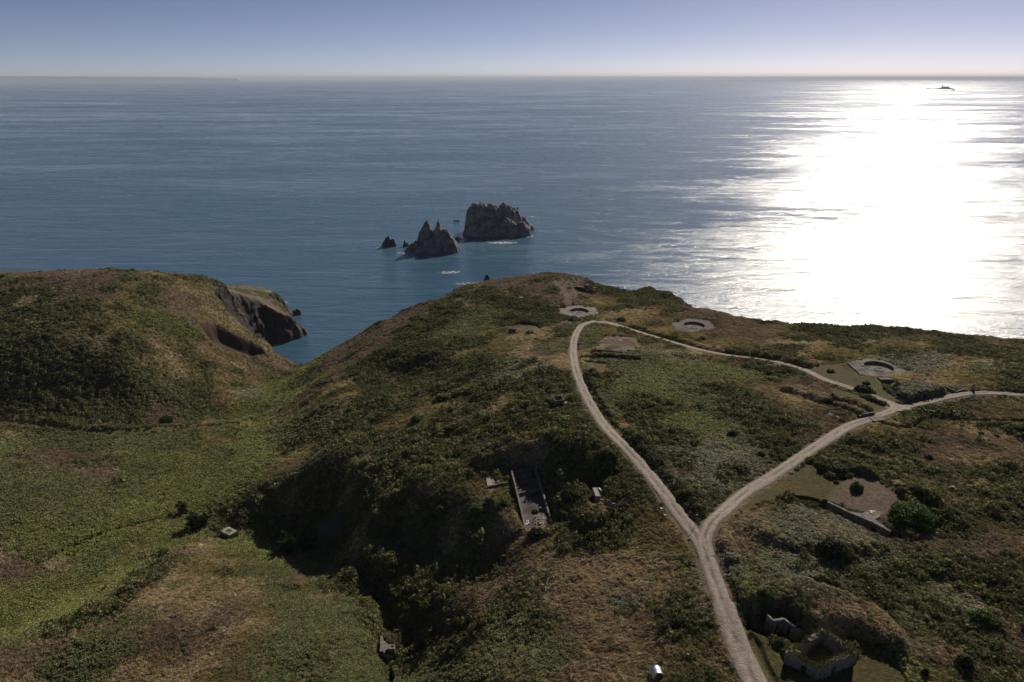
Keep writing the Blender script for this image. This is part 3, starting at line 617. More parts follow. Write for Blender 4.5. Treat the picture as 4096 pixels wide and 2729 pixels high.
# ------------------------------------------------------------------ gun emplacements
def emplacement(poly, z, c, m, label):
    e = empty('gun_emplacement', (c[0], c[1], z-.3), label, 'gun emplacement', group='hexagonal gun pits on the headland')
    R = 4.6; n = 72; pc = poly.mean(0); mb = MB()
    ang = sorted(set([round(i*2*math.pi/n, 6) for i in range(n)]+[round(math.atan2(*(p-c)[::-1]) % (2*math.pi), 6) for p in poly]))
    def ray(a):
        d = np.array([math.cos(a), math.sin(a)]); best = 1e9
        for i in range(len(poly)):
            p = poly[i]; q = poly[(i+1) % len(poly)]; M = np.array([[d[0], p[0]-q[0]], [d[1], p[1]-q[1]]]); det = np.linalg.det(M)
            if abs(det) < 1e-9: continue
            t, u = np.linalg.solve(M, p-c)
            if t > 0 and -1e-6 <= u <= 1+1e-6: best = min(best, t)
        return c+d*best
    N = len(ang); inn = [c+R*np.array([math.cos(a), math.sin(a)]) for a in ang]; out = [ray(a) for a in ang]
    mid = [i+(o-i)*.5 for i, o in zip(inn, out)]
    V = []; F = []
    for ring, zz in ((inn, z-.02), (mid, z+.02), (out, z), (out, z-.6)):
        V += [(q[0], q[1], zz+.03*math.sin(k*1.7)*(zz > z-.1)) for k, q in enumerate(ring)]
    for k in range(3):
        for i in range(N): j = (i+1) % N; F.append((k*N+i, (k+1)*N+i, (k+1)*N+j, k*N+j))
    mb.add(V, F); mb.build('slab', m, e)
    w = MB(); V = [(q[0], q[1], z-.02) for q in inn]+[(q[0], q[1], z-.95) for q in inn]
    w.add(V, [(i, (i+1) % N, N+(i+1) % N, N+i) for i in range(N)]); w.build('pit_wall', M_conc, e)
    rim = MB()
    for (r0, r1, za, zb) in ((R+.02, R+.42, z+.035, z+.085),):
        I = [[c+r*np.array([math.cos(a), math.sin(a)]) for a in ang] for r in (r0, r1)]
        V = [(q[0], q[1], zb) for q in I[0]]+[(q[0], q[1], zb) for q in I[1]]+[(q[0], q[1], za-.1) for q in I[0]]+[(q[0], q[1], za-.1) for q in I[1]]
        rim.add(V, [(i, N+i, N+(i+1) % N, (i+1) % N) for i in range(N)]+[(2*N+i, i, (i+1) % N, 2*N+(i+1) % N) for i in range(N)]+[(N+i, 3*N+i, 3*N+(i+1) % N, N+(i+1) % N) for i in range(N)])
    rim.build('rim', M_concp if m is M_asph2 else M_conc, e)
    fl = MB(); fl.prism([c+R*1.02*np.array([math.cos(a), math.sin(a)]) for a in ang], z-1.2, z-.86); fl.build('pit_floor', M_conc, e)
    pd = MB(); ring = []
    for r, zz in ((1.7, z-.87), (1.6, z-.66), (1.1, z-.66), (1.05, z-.82)):
        ring.append([(c[0]+r*math.cos(a), c[1]+r*math.sin(a)-.4, zz) for a in [i*2*math.pi/24 for i in range(24)]])
    V = sum(ring, []); pd.add(V, [(k*24+i, k*24+(i+1) % 24, (k+1)*24+(i+1) % 24, (k+1)*24+i) for k in range(3) for i in range(24)]+[tuple(range(72, 96))]); pd.build('pedestal', M_conc, e)
    k = MB(); rg = np.random.default_rng(int(z*10)); P_ = []
    for _ in range(420):
        a = rg.uniform(.2, 2.9); r_ = rg.uniform(2.6, 4.5); P_.append(np.array([c[0]+math.cos(a)*r_, c[1]+math.sin(a)*r_, z-.8+rg.uniform(0, .4)]))
    leaf_cloud(k, P_, .2, seed=int(z)); k.build('weeds', mat('pit_weeds', (.16, .13, .05), col2=(.07, .07, .03), bump=0, trans=.2), e, kind='stuff')
    for a in (math.radians(170), math.radians(-8), math.radians(75)):     # ammunition niches in the rim
        k = MB(); q = c+(R+.5)*np.array([math.cos(a), math.sin(a)]); k.box((q[0], q[1], z+.06), (1.1, 1.3, .16), a)
        k.build('niche_lid', M_concd, e)
    return e
for (poly, z, c), m, lab in zip(HEX, (M_asph2, M_asph3, M_asph), ('pale hexagonal concrete gun emplacement at the headland tip', 'hexagonal gun emplacement in grass above the sea, half of its slab dark', 'large hexagonal gun emplacement with dark asphalt patches beside the mown lawn')):
    emplacement(poly, z, c, m, lab)

# ------------------------------------------------------------------ bunkers
def on(a, b, t): return a+(b-a)*t
e = empty('bunker', (WA_T[0][0], WA_T[0][1], 82.1), 'long concrete bunker in a trench with bare earth roof and big bush at its end', 'bunker')
def front_wall(line, z0, z1, th, doors, e, m, zt=None):
    """doors = list of (distance along, width, sill, head)"""
    seg = [np.linalg.norm(line[i+1]-line[i]) for i in range(len(line)-1)]; tot = sum(seg)
    def at(s):
        for i, L in enumerate(seg):
            if s <= L or i == len(seg)-1: return on(line[i], line[i+1], s/L)
            s -= L
    w = MB(); brk = [0]; 
    for d in doors: brk += [d[0], d[0]+d[1]]
    brk.append(tot)
    cs = np.cumsum([0]+seg)
    for i in range(0, len(brk)-1):
        a, b = brk[i], brk[i+1]; pts_ = [a]+[q for q in cs if a+.05 < q < b-.05]+[b]
        for p, q in zip(pts_[:-1], pts_[1:]):
            if i % 2 == 0: w.wall(at(p), at(q), z0-.3, z1, th)
            else:
                d = doors[i//2]; w.wall(at(p), at(q), d[3], z1, th)
                if d[2] > z0+.05: w.wall(at(p), at(q), z0-.3, d[2], th)
    o = w.build('wall', m, e); weather(o, 1.0, .05)
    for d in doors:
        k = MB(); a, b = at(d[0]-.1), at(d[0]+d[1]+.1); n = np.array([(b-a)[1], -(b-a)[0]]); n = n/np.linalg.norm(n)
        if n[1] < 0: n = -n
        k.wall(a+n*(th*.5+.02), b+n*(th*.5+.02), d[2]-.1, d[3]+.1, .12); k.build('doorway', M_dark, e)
LA = np.array([WA_T[0], WA_T[1], WA_T[2], WA_T[3]])+WA_N*.0
front_wall(LA, 82.1, 84.85, .5, [(2.6, 1.1, 82.0, 83.9), (sum(np.linalg.norm(np.diff(LA, axis=0), axis=1))-3.4, 1.0, 82.6, 83.8)], e, M_conc)
r_ = MB(); r_.prism(PL('3310 2004;3395 2044;3440 2054;3470 2046;3484 2041;3502 2040;3526 2050;3520 2066;3500 2078;3556 2118;3561 2126;3492 2089;3393 2048', 84.86), 84.4, 84.86)
r_.build('roof_slab', M_conc, e)
k = MB(); end = WA_T[-1]; k.wall(end, end-WA_N*4.2, 82.1, 84.8, .5); k.build('side_wall', M_conc, e)
k = MB()
for i in range(14):
    c = P(3487+random.uniform(-9, 9), 2048+random.uniform(-5, 4), 84.95); k.box((c[0], c[1], 84.93), (random.uniform(.1, .5), random.uniform(.06, .2), .06), random.uniform(0, 3))
tag(k.build('litter', M_white), 'white plastic litter lying on the concrete roof of the long bunker', 'litter', kind='stuff')

e = empty('bunker', (WB_T[0][0], WB_T[0][1], 72.9), 'bunker with flat earth roof, graffiti wall and orange netting beside the track bend', 'bunker')
LB = WB_T; tot = sum(np.linalg.norm(np.diff(LB, axis=0), axis=1))
front_wall(LB, 72.9, 75.45, .4, [(1.4, 1.0, 72.9, 74.9)], e, M_concd)
k = MB(); k.wall(WB_T[-1], WB_T[-1]-WB_N*3.5, 72.9, 75.4, .4); k.build('side_wall', M_concd, e)
k = MB(); k.wall(WB_T[0], WB_T[0]-WB_N*2.5, 72.9, 75.4, .4); k.build('side_wall', M_concd, e)
M_graf = mat('graffiti_paint', (.30, .42, .52), bump=0)
for i in range(6):
    k = MB(); a = on(WB_T[0], WB_T[-1], .30+i*.035); k.wall(a+WB_N*.215, a+_e*.22+WB_N*.215, 74.3+.1*(i % 2), 74.75-.05*(i % 3), .03); k.build('graffiti_stroke', M_graf, e)
f = empty('netting_fence', (WB_T[0][0], WB_T[0][1], 75.4), 'thin wire fence with scraps of orange netting along the bunker roof edge', 'fence')
for i in range(7):
    a = on(WB_T[0], WB_T[-1], i/6)-WB_N*.1; k = MB(); k.tube((*a, 75.3), (*a, 76.3), .035, .03); k.build('post', M_wood, f)
k = MB()
for zz in (75.75, 76.15): k.tube((*(WB_T[0]-WB_N*.1), zz), (*(WB_T[-1]-WB_N*.1), zz), .012, n=4)
k.build('wire', M_concd, f)
for t0 in (.0, .43):
    k = MB(); a = on(WB_T[0], WB_T[-1], t0); b = a+_e*1.1
    k.wall(a+WB_N*.25, b+WB_N*.25, 75.1, 75.95, .04, 75.5); k.wall(on(a, b, .5)+WB_N*.28, b+_e*.4+WB_N*.28, 74.9, 75.5, .04, 75.2); k.build('netting', M_orange, f)
for px, py, w, h, lab in ((2425, 1357, 1.3, .6, 'pale rectangular panel lying at the left back corner of the earth roof'), (2479, 1362, 1.3, .8, 'white panel in the middle of the row at the back of the earth roof'),
                          (2505, 1356, 1.2, .5, 'white panel furthest right at the back of the earth roof'), (2408, 1367, .8, .3, 'small pale slab at the left edge of the bunker earth roof'), (2452, 1357, 1.4, .4, 'greyish weathered board between the two back roof panels')):
    c = P(px, py, 75.3); k = MB(); k.box((c[0], c[1], 75.36), (w, h*1.3, .1), .1, (.12, 0)); o = k.build('panel', M_concp, org=(c[0], c[1], 75.25))
    tag(o, lab, 'panel', 'pale panels on the bunker roof')
for px, py, r, lab in ((2520, 1399, .75, 'large flat grey stone at the right end of the bunker roof edge'), (2533, 1402, .45, 'grey stone beside the large flat one on the roof edge'), (2527, 1406, .35, 'small pale stone at the very edge of the bunker roof')):
    c = P(px, py, 75.4); bm = bmesh.new(); bmesh.ops.create_icosphere(bm, subdivisions=2, radius=r)
    for v in bm.verts: v.co = Vector((v.co.x*1.3, v.co.y, v.co.z*.45))*(1+.2*math.sin(v.co.x*7+v.co.y*5))
    me = bpy.data.meshes.new('stone'); bm.to_mesh(me); bm.free(); me.materials.append(M_stone); o = bpy.data.objects.new('stone', me); COL.objects.link(o); o.location = (c[0], c[1], 75.35); tag(o, lab, 'stone', 'stones on the bunker roof edge')
def ground_at(px, py): w = G(px, py); return np.array([w[0], w[1], gz(*w)])
c = ground_at(2381, 1434); k = MB(); k.box((c[0], c[1], c[2]+.75), (1.5, .9, .06)); k.build
e = empty('picnic_table', tuple(c), 'small white-topped table standing at the trench mouth in the clearing', 'table')
k.build('table_top', M_white, e)
for sx in (-.6, .6):
    for sy in (-.35, .35): q = MB(); q.tube((c[0]+sx, c[1]+sy, c[2]-.05), (c[0]+sx, c[1]+sy, c[2]+.72), .035); q.build('leg', M_wood, e)
c = ground_at(2403, 1440); k = MB(); k.box((c[0], c[1], c[2]+.3), (1.6, .9, .12), .2, (.1, 0)); k.box((c[0]+.5, c[1]+.1, c[2]+.45), (.4, .5, .3), .5)
tag(k.build('crate_lid', M_white, org=c), 'cream coloured board and block lying under the hedge in the clearing', 'board')
c = ground_at(2373, 1443); e = empty('black_chest', tuple(c), 'black chest with open lid standing in the brown clearing', 'chest')
k = MB(); k.box((c[0], c[1], c[2]+.3), (.9, .7, .6), .3); k.build('body', M_black, e); k = MB(); k.box((c[0]+.15, c[1]+.5, c[2]+.75), (.9, .08, .6), .3, (-.4, 0)); k.build('lid', M_black, e)

# small bunker C with earth roof
p0, p1, p2 = P(2034, 1310, 69.6), P(2074, 1314, 69.6), P(2063, 1324, 69.6)
zc = gz(*EARTH_C[0]); e = empty('bunker', (p1[0], p1[1], 67.0), 'low buried bunker with a round bare earth roof on the seaward heath', 'bunker')
k = MB(); k.wall(p0, p1, 66.8, 69.3, .35); k.build('wall', M_concd, e); k = MB(); k.wall(p1, p2, 66.8, 69.45, .35); k.build('side_wall', M_conc, e)

# roofless hut
H4 = [P(a, b, 78.6) for a, b in ((2212, 1585), (2246, 1582), (2256, 1599), (2221, 1603))]
zb = min(gz(*q) for q in H4)-.5
e = empty('roofless_hut', (H4[0][0], H4[0][1], zb), 'small square roofless concrete hut in dark gorse left of the track', 'hut')
for i in range(4):
    k = MB(); a, b = H4[i], H4[(i+1) % 4]; d = (b-a)/np.linalg.norm(b-a)*.11*(1 if i % 2 == 0 else -1); k.wall(a-d, b+d, zb, 78.6+.003*i, .22); o = k.build('wall', M_conc, e); weather(o, .8, .03, i)
k = MB(); a, b = H4[3], H4[2]; n = np.array([(b-a)[1], -(b-a)[0]]); n /= np.linalg.norm(n); n = n if n[1] < 0 else -n
k.wall(on(a, b, .05)+n*.13, on(a, b, .4)+n*.13, 77.5, 78.3, .04); k.build('light_patch', M_concp, e)  # lighter patch on the left part of the front wall
k = MB()
rg = np.random.default_rng(4)
a3, b3 = np.array([*H4[3], 78.4]), np.array([*H4[2], 78.4])
leaf_cloud(k, [a3+(b3-a3)*rg.uniform(.25, 1)+np.array([n[0]*rg.uniform(0, .3), n[1]*rg.uniform(0, .3), -rg.uniform(-.15, 1.6)**1]) for _ in range(420)], .16, seed=5)
k.build('ivy', M_leafd, e)
c = ground_at(2264, 1615); k = MB(); k.box((c[0], c[1], c[2]+.3), (1.2, .9, .15), .3, (.1, 0)); tag(k.build('slab', M_concp, org=c), 'pale broken slab lying just right of the roofless hut', 'slab')

# roofless long building
z = 73.0; A0, A1, A2 = P(2047, 1884, z+1.5), P(2062, 1944, z+1.6), P(2104, 2118, z+1.5); C0, C1, C2, C3 = P(2140, 1866, z+1.5), P(2155, 1910, z+1.5), P(2180, 1996, z+1.5), P(2209, 2092, z+1.3)
e = empty('ruined_building', (A1[0], A1[1], z), 'long roofless ruin with two parallel walls and a grey floor among gorse', 'ruin')
for a, b, h0, h1 in ((A0, A1, 1.5, 1.7), (A1, A2, 1.6, 1.5), (C0, C1, 1.3, 1.5), (C1, C2, 1.6, 1.5), (C2, C3, 1.4, .9)):
    k = MB(); d = (b-a)/np.linalg.norm(b-a)*.02; k.wall(a+d, b-d, z-.8, z+h0, .38, z+h1); o = k.build('wall', M_conc, e); weather(o, .9, .10, h0*9)
k = MB(); k.wall(on(A0, C0, .03), on(A0, C0, .97), z-.8, z+1.2, .3); o = k.build('wall', M_concd, e); weather(o, .9, .1)  # back wall's shade put into its colour by the darker concrete
k = MB(); k.prism([on(A0, C0, .03), on(A0, C0, .97), C1, C2, C3, A2, A1], z-.6, z+.10); k.build('floor', mat('ruin_floor', (.125, .12, .125), col2=(.06, .045, .032), scale=.38, bump=.4), e)
w0, w1 = on(A1, A2, .12), on(C1, C2, .38)
for s0, s1 in ((.06, .36), (.62, .97)):
    k = MB(); k.wall(on(w0, w1, s0), on(w0, w1, s1), z-.2, z+.75, .3, z+.9); o = k.build('cross_wall', M_conc, e); weather(o, .5, .1)
k = MB(); Q = PL('1944 1912;1976 1908;1978 1935;1965 1946;1950 1942', z+.1); k.prism(Q, z-.4, z+.17); k.build('floor_patch', M_concp, e)
k = MB(); k.prism(PL('1945 1957;1975 1955;2005 1972;1960 1975', z+.1), z-.4, z+.14); k.build('floor_patch', M_conc, e)
k = MB(); k.prism(PL('1980 1912;2035 1905;2043 1945;2025 1965;1995 1940', z+.1), z-.4, z+.12); k.build('floor_patch', mat('stained_floor', (.24, .19, .17), col2=(.10, .07, .055), scale=.5), e)
k = MB(); k.wall(P(1950, 1948, z+.3), P(2030, 1932, z+.5), z-.3, z+.55, .4, z+.8); o = k.build('wall', M_concd, e); weather(o, .5, .15)
for i, (px, py, lab) in enumerate(((2096, 1903, 'grey block leaning at the dark end of the ruin floor, left of the other'), (2121, 1899, 'pale block near the dark end of the ruin floor, right of the other'))):
    c = P(px, py+4, z+.1); k = MB(); k.box((c[0], c[1], z+.45), (.5, .4, .75), .4*i); tag(k.build('concrete_block', M_conc, org=(c[0], c[1], z+.1)), lab, 'block', 'blocks on the ruin floor')
rg = np.random.default_rng(11); k = MB()
for i in range(110):
    c = P(rg.normal(2166, 13), rg.normal(2079, 12), z+.2); L = rg.uniform(.3, 1.6); k.box((c[0], c[1], z+.25+rg.uniform(0, .3)), (L, rg.uniform(.08, .22), .05), rg.uniform(0, 3.1), (rg.uniform(-.3, .3), rg.uniform(-.3, .3)))
tag(k.build('debris', M_concp), 'heap of broken white boards at the near end of the ruin', 'debris', kind='stuff')
k = MB(); c = P(2179, 2076, z+.4); k.box((c[0], c[1], z+.5), (1.3, 1.0, .12), .1, (.2, 0)); tag(k.build('board', M_concp, org=(c[0], c[1], z+.1)), 'large square pale board on top of the debris heap', 'board')
k = MB(); c = P(2176, 2093, z+.4); k.box((c[0], c[1], z+.4), (1.7, .5, .3), .05, (.1, 0)); tag(k.build('pallet', M_concp, org=(c[0], c[1], z+.1)), 'pale pallet at the front of the debris heap', 'pallet')
k = MB(); c = P(2110, 2090, z+.2)
for i in range(7): k.box((c[0]+rg.uniform(-.4, .4), c[1]+rg.uniform(-.8, .8), z+.25), (.15, rg.uniform(.4, 1), .08), rg.uniform(-.6, .6))
tag(k.build('debris', M_white, org=(c[0], c[1], z+.1)), 'small pile of white scraps against the left wall of the ruin', 'debris', kind='stuff')
k = MB(); c = P(2172, 2034, z+.2); k.box((c[0], c[1], z+.3), (1.6, .9, .05), 0, (.1, .1)); tag(k.build('sheet', mat('blue_grey_sheet', (.25, .30, .33)), org=(c[0], c[1], z+.1)), 'blue grey sheet lying against the right wall of the ruin', 'sheet')

# pale concrete tank block
Q = [P(a, b, 80.9) for a, b in ((2370, 1951), (2388, 1951), (2401, 1984), (2383, 1984))]; zb = min(gz(*q) for q in Q)-.6
e = empty('concrete_block', (Q[0][0], Q[0][1], zb), 'oblong whitish concrete block standing in grass right of the ruin', 'block')
k = MB(); k.prism(Q, zb, 80.78); k.build('body', M_concd, e); k = MB(); k.prism(grow(Q, 1.03), 80.785, 80.9); k.build('lid', M_concp, e)
c = ground_at(2451, 2035); e = empty('barrel', tuple(c), 'blue plastic barrel lying tilted among gorse near the track', 'barrel')
k = MB(); a = Vector((c[0], c[1], c[2]+.35)); b = a+Vector((.15, .3, .75)); k.tube(a-(b-a)*.3, b, .42, .42, 18); k.build('body', M_blue, e, smooth=False)
k = MB(); k.tube(b, b+(b-a).normalized()*.05, .45, .45, 18); k.build('rim', M_blue, e)
c = ground_at(2432, 2040); k = MB(); z_ = c[2]+.5
for a, b in (((-.8, 0, .2), (.6, -.3, .1)), ((-.7, .3, .5), (.7, .1, .4)), ((-.8, 0, .2), (-.7, .3, .5)), ((.6, -.3, .1), (.7, .1, .4)), ((-.2, -.1, .1), (-.1, .2, .6))): k.tube((c[0]+a[0], c[1]+a[1], c[2]+a[2]), (c[0]+b[0], c[1]+b[1], c[2]+b[2]), .05)
tag(k.build('metal_frame', M_white, org=c), 'twisted pale metal frame lying left of the blue barrel', 'frame')
c = ground_at(2402, 1966); k = MB(); k.box((c[0], c[1], c[2]+.35), (.4, 1.5, .12), .5, (.2, 0)); o = k.build('broken_board', M_white, org=c)
tag(o, 'white broken board lying right of the oblong concrete block', 'board')
for px, py, L, lab in ((2407, 2006, 1.6, 'grey bent pipe lying in front of the oblong concrete block'), (2404, 2024, 1.1, 'short white scrap of sheet in the grass left of the metal frame')):
    c = ground_at(px, py); k = MB(); k.tube((c[0]-L/2, c[1], c[2]+.35), (c[0]+L/2, c[1]+.15, c[2]+.4), .09); tag(k.build('pipe', M_white, org=c), lab, 'pipe')

# ruined stone building, bottom right
z = 84.3; T = [P(a, b, 87.0) for a, b in ((3153, 2610), (3275, 2668), (3413, 2610), (3290, 2535))]
e = empty('stone_ruin', (T[1][0], T[1][1], z), 'square roofless stone ruin overgrown with ivy, right of the track', 'ruin')
HT = [(87.1, 86.9), (87.0, 87.2), (87.3, 87.6), (87.5, 86.3)]
for i in range(4):
    a, b = T[i], T[(i+1) % 4]; L = np.linalg.norm(b-a); d = (b-a)/L*.35*(1 if i % 2 == 0 else -1); h0, h1 = HT[i]; a2, b2 = a-d, b+d
    k = MB()
    if i in (0, 1):
        o0, o1 = (.50, .64) if i == 0 else (.35, .47)
        hh = lambda t: h0+(h1-h0)*t
        k.wall(a2, on(a2, b2, o0), z-.8, h0, .7, hh(o0)); k.wall(on(a2, b2, o0), on(a2, b2, o1), 86.2, hh(o0), .7, hh(o1)); k.wall(on(a2, b2, o1), b2, z-.8, hh(o1), .7, h1)
    elif i == 3: k.wall(a2, on(a2, b2, .38), z-.8, h0, .7, 87.2); k.wall(on(a2, b2, .38), on(a2, b2, .62), z-.8, 87.1, .7, 85.6); k.wall(on(a2, b2, .62), b2, z-.8, 85.7, .7, 86.9)
    else: k.wall(a2, b2, z-.8, h0, .7, h1)
    o = k.build('wall', M_stone, e); weather(o, .55, .16, i*3)
    if i in (0, 1):
        k = MB(); n = np.array([(b-a)[1], -(b-a)[0]])/L; n = n if n[1] > 0 else -n
        k.wall(on(a2, b2, o0-.02)+n*.2, on(a2, b2, o1+.02)+n*.2, z-.4, 86.25, .1); k.build('doorway', mat('rusty_boarding', (.10, .05, .03)), e)
rg = np.random.default_rng(21); k = MB(); P_ = []
for i in range(4):
    a, b = np.array([*T[i], HT[i][0]]), np.array([*T[(i+1) % 4], HT[i][1]])
    for _ in range(1300):
        t = rg.uniform(); q = a+(b-a)*t; w = vn(t*7+i*3, 0.3+i, 5)
        P_.append(q+np.array([rg.normal()*.36, rg.normal()*.36, .05+rg.uniform(-.15, .35)*w-abs(rg.normal())*.5*(w > .55)*(rg.uniform() < .3)]))
leaf_cloud(k, P_, .19, seed=6); k.build('ivy', mat('ivy_mixed', (.16, .15, .055), col2=(.07, .075, .03), scale=1.3, bump=0, trans=.2), e)
k = MB(); k.prism(grow(T, .88), z-.3, z+.12); k.build('floor', M_earth, e)

# bunker entrance set into the bank
z = 83.3; e = empty('bunker_entrance', (P(3093, 2500, z)[0], P(3093, 2500, z)[1], z), 'angular concrete bunker entrance cut into a grassy bank beside the track', 'bunker')
V4 = [P(3068, 2464, 86.2), P(3094, 2480, 86.0), P(3136, 2474, 86.0), P(3184, 2507, 86.0)]
for i, (h0, h1, o) in enumerate(((86.5, 86.0, (.25, .45, 84.2, 85.2)), (86.0, 86.05, (.3, .5, 83.3, 85.1)), (86.05, 86.0, (.42, .66, 83.4, 85.5)))):
    a, b = V4[i], V4[i+1]; k = MB(); s0, s1, l, h = o; hh = lambda t: h0+(h1-h0)*t
    k.wall(a, on(a, b, s0), z-.5, h0, .4, hh(s0)); k.wall(on(a, b, s0), on(a, b, s1), h, hh(s0), .4, hh(s1)); k.wall(on(a, b, s1), b, z-.5, hh(s1), .4, h1)
    if l > z+.2: k.wall(on(a, b, s0), on(a, b, s1), z-.5, l, .4)
    ob = k.build('wall', M_stone, e); weather(ob, .7, .05, i)
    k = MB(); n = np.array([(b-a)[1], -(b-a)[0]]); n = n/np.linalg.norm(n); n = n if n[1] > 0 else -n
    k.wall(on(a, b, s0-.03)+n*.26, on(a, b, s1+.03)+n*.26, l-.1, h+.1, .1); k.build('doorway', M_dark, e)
k = MB(); k.wall(V4[3], V4[3]+np.array([1.6, -.3]), z-.5, 85.9, .4, 85.2); k.build('wing_wall', M_stone, e)

# valley bunker with hatch, L-shaped concrete base
T = [P(a, b, 42.3) for a, b in ((915, 2106), (952, 2125), (918, 2143), (877, 2122))]; zb = 39.0
e = empty('pillbox', (T[0][0], T[0][1], zb), 'small square ivy-edged concrete pillbox in the green valley floor', 'bunker')
c0 = np.mean(T, 0); k = MB()
k.prism(T, zb, 42.1); k.build('body', M_concd, e)
k = MB(); I = [c0+(t-c0)*.45 for t in T]
V = [(*t, 42.3) for t in T]+[(*t, 42.3) for t in I]+[(*t, 42.1) for t in T]+[(*t, 42.1) for t in I]
k.add(V, [(i, (i+1) % 4, 4+(i+1) % 4, 4+i) for i in range(4)]+[(8+i, 8+(i+1) % 4, (i+1) % 4, i) for i in range(4)]+[(4+i, 4+(i+1) % 4, 12+(i+1) % 4, 12+i) for i in range(4)]); k.build('roof_slab', M_concp, e)
k = MB(); k.prism([c0+(t-c0)*.40 for t in T], 42.1, 42.2); k.build('hatch', mat('moss', (.09, .11, .04)), e)
k = MB(); rg = np.random.default_rng(8); P_ = []
for i in (1, 2, 3):
    a, b = np.array([*T[i], 42.3]), np.array([*T[(i+1) % 4], 42.3])
    if i == 3: b = a+(b-a)*.4
    for _ in range(500): P_.append(a+(b-a)*rg.uniform()+np.array([rg.normal()*.28, rg.normal()*.28, rg.uniform(-2.4, .2)*(rg.uniform() < .7)]))
leaf_cloud(k, P_, .2, seed=9); k.build('ivy', M_leafg, e)
z = 60.4
FT = PL('1522 2543;1531 2543;1534 2561;1553 2577;1553 2595;1541 2602;1541 2617;1575 2616;1550 2624;1534 2627;1535 2605;1519 2606', z)
e = empty('concrete_foundation', (FT[0][0], FT[0][1], z-2), 'wedge shaped concrete foundation with a square shaft at the gully edge', 'foundation')
k = MB(); k.prism(FT, z-2.5, z); k.build('slab', M_concd if 0 else M_conc, e)
T = [P(a, b, z+1.0) for a, b in ((1553, 2577), (1580, 2577), (1579, 2595), (1553, 2596))]; c0 = np.mean(T, 0); I = [c0+(t-c0)*.42+np.array([.15, 0]) for t in T]
k = MB(); V = [(*t, z+1.0) for t in T]+[(*t, z+1.0) for t in I]+[(*t, z-2.5) for t in T]+[(*t, z-.5) for t in I]
k.add(V, [(i, (i+1) % 4, 4+(i+1) % 4, 4+i) for i in range(4)]+[(8+i, 8+(i+1) % 4, (i+1) % 4, i) for i in range(4)]+[(4+i, 4+(i+1) % 4, 12+(i+1) % 4, 12+i) for i in range(4)]+[(12, 13, 14, 15)]); k.build('shaft', M_conc, e)

# crossroads concrete
def slab(name, s, z0, dz, m, lab, cat):
    Q = PL(s, z0); zz = max(gz(*q) for q in Q)+dz; k = MB(); k.prism(Q, zz-.7, zz); return tag(k.build(name, m, org=(Q[0][0], Q[0][1], zz-.6)), lab, cat)
slab('bridge_slab', '3477 1672;3504 1661;3550 1679;3494 1686', 82.2, .24, M_conc, 'pale concrete deck carrying the track over the trench', 'slab')
slab('concrete_slab', '3307 1654;3321 1650;3393 1674;3382 1680', 82.2, .15, M_conc, 'long pale concrete slab left of the trench bridge', 'slab')
slab('concrete_slab', '3244 1600;3257 1598;3280 1611;3270 1614', 81.8, .15, M_conc, 'short pale concrete slab at the foot of the brown bank', 'slab')
a, b = PL('3447 1662;3498 1655', 82.3); k = MB(); k.wall(a, b, 81.2, 82.85, .35); k.wall(a, a+(b-a)*.02+np.array([-1.2, -.8]), 81.2, 82.6, .3)
tag(k.build('retaining_wall', M_conc, org=(a[0], a[1], 81.9)), 'low concrete retaining wall at the end of the two grassy ridges', 'wall')
Q = PL('3234 1541;3256 1536;3291 1550;3270 1558', 80.9); k = MB(); zz = max(gz(*q) for q in Q)+.22
for i in range(4): k.wall(Q[i], Q[(i+1) % 4], zz-.8, zz+.002*i, .22)
tag(k.build('foundation_kerb', M_conc, org=(Q[0][0], Q[0][1], zz-.3)), 'thin rectangular concrete kerb outline in the grass by the east track', 'foundation')
a, b, c = PL('3522 1518;3574 1518;3571 1526', 80.2); e = empty('portal', (a[0], a[1], 77.8), 'dark concrete portal sunk in the lawn below the large hexagonal emplacement', 'bunker')
k = MB(); d = b-a; k.wall(a, on(a, b, .32), 77.6, 80.1, .5); k.wall(on(a, b, .68), b, 77.6, 80.1, .5); k.wall(on(a, b, .32), on(a, b, .68), 79.5, 80.1, .5); k.build('wall', M_concd, e)
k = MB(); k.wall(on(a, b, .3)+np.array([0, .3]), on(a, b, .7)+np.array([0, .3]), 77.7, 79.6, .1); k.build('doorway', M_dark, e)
k = MB(); k.prism([a+np.array([-.1, -.2]), b+np.array([.1, -.2]), b+np.array([.1, 1.6]), a+np.array([-.1, 1.6])], 80.0, 80.28); k.build('roof_slab', M_concd, e)
a, b, c = PL('3040 1471;3070 1478;3094 1491', 79.3); k = MB(); k.wall(a, b, 77, gz(*a)+.1, .3); k.wall(b, c, 77, gz(*b)+.1, .3); o = k.build('pit_wall', M_conc, org=(a[0], a[1], 77.4)); weather(o, .8, .05)
tag(o, 'grey concrete wall lining the far side of the overgrown pit', 'wall')
a, b = PL('3776 1542;3824 1565', 82.3); k = MB(); k.wall(a, b, 80.3, 82.35, .3); k.wall(b, b+np.array([3.0, 1.3]), 81.6, 82.25, .3); o = k.build('trench_wall', M_conc, org=(a[0], a[1], 80.6)); weather(o, .8, .05)
tag(o, 'short concrete trench wall near the standing stone', 'wall')
a, b = PL('3955 1675;3975 1669', 82.3); k = MB(); z1 = gz(*a)+.5; k.wall(a, b, z1-1, z1, .3); tag(k.build('wall_stub', M_conc, org=(a[0], a[1], z1-.8)), 'short pale wall stub in the trench at the right edge', 'wall')

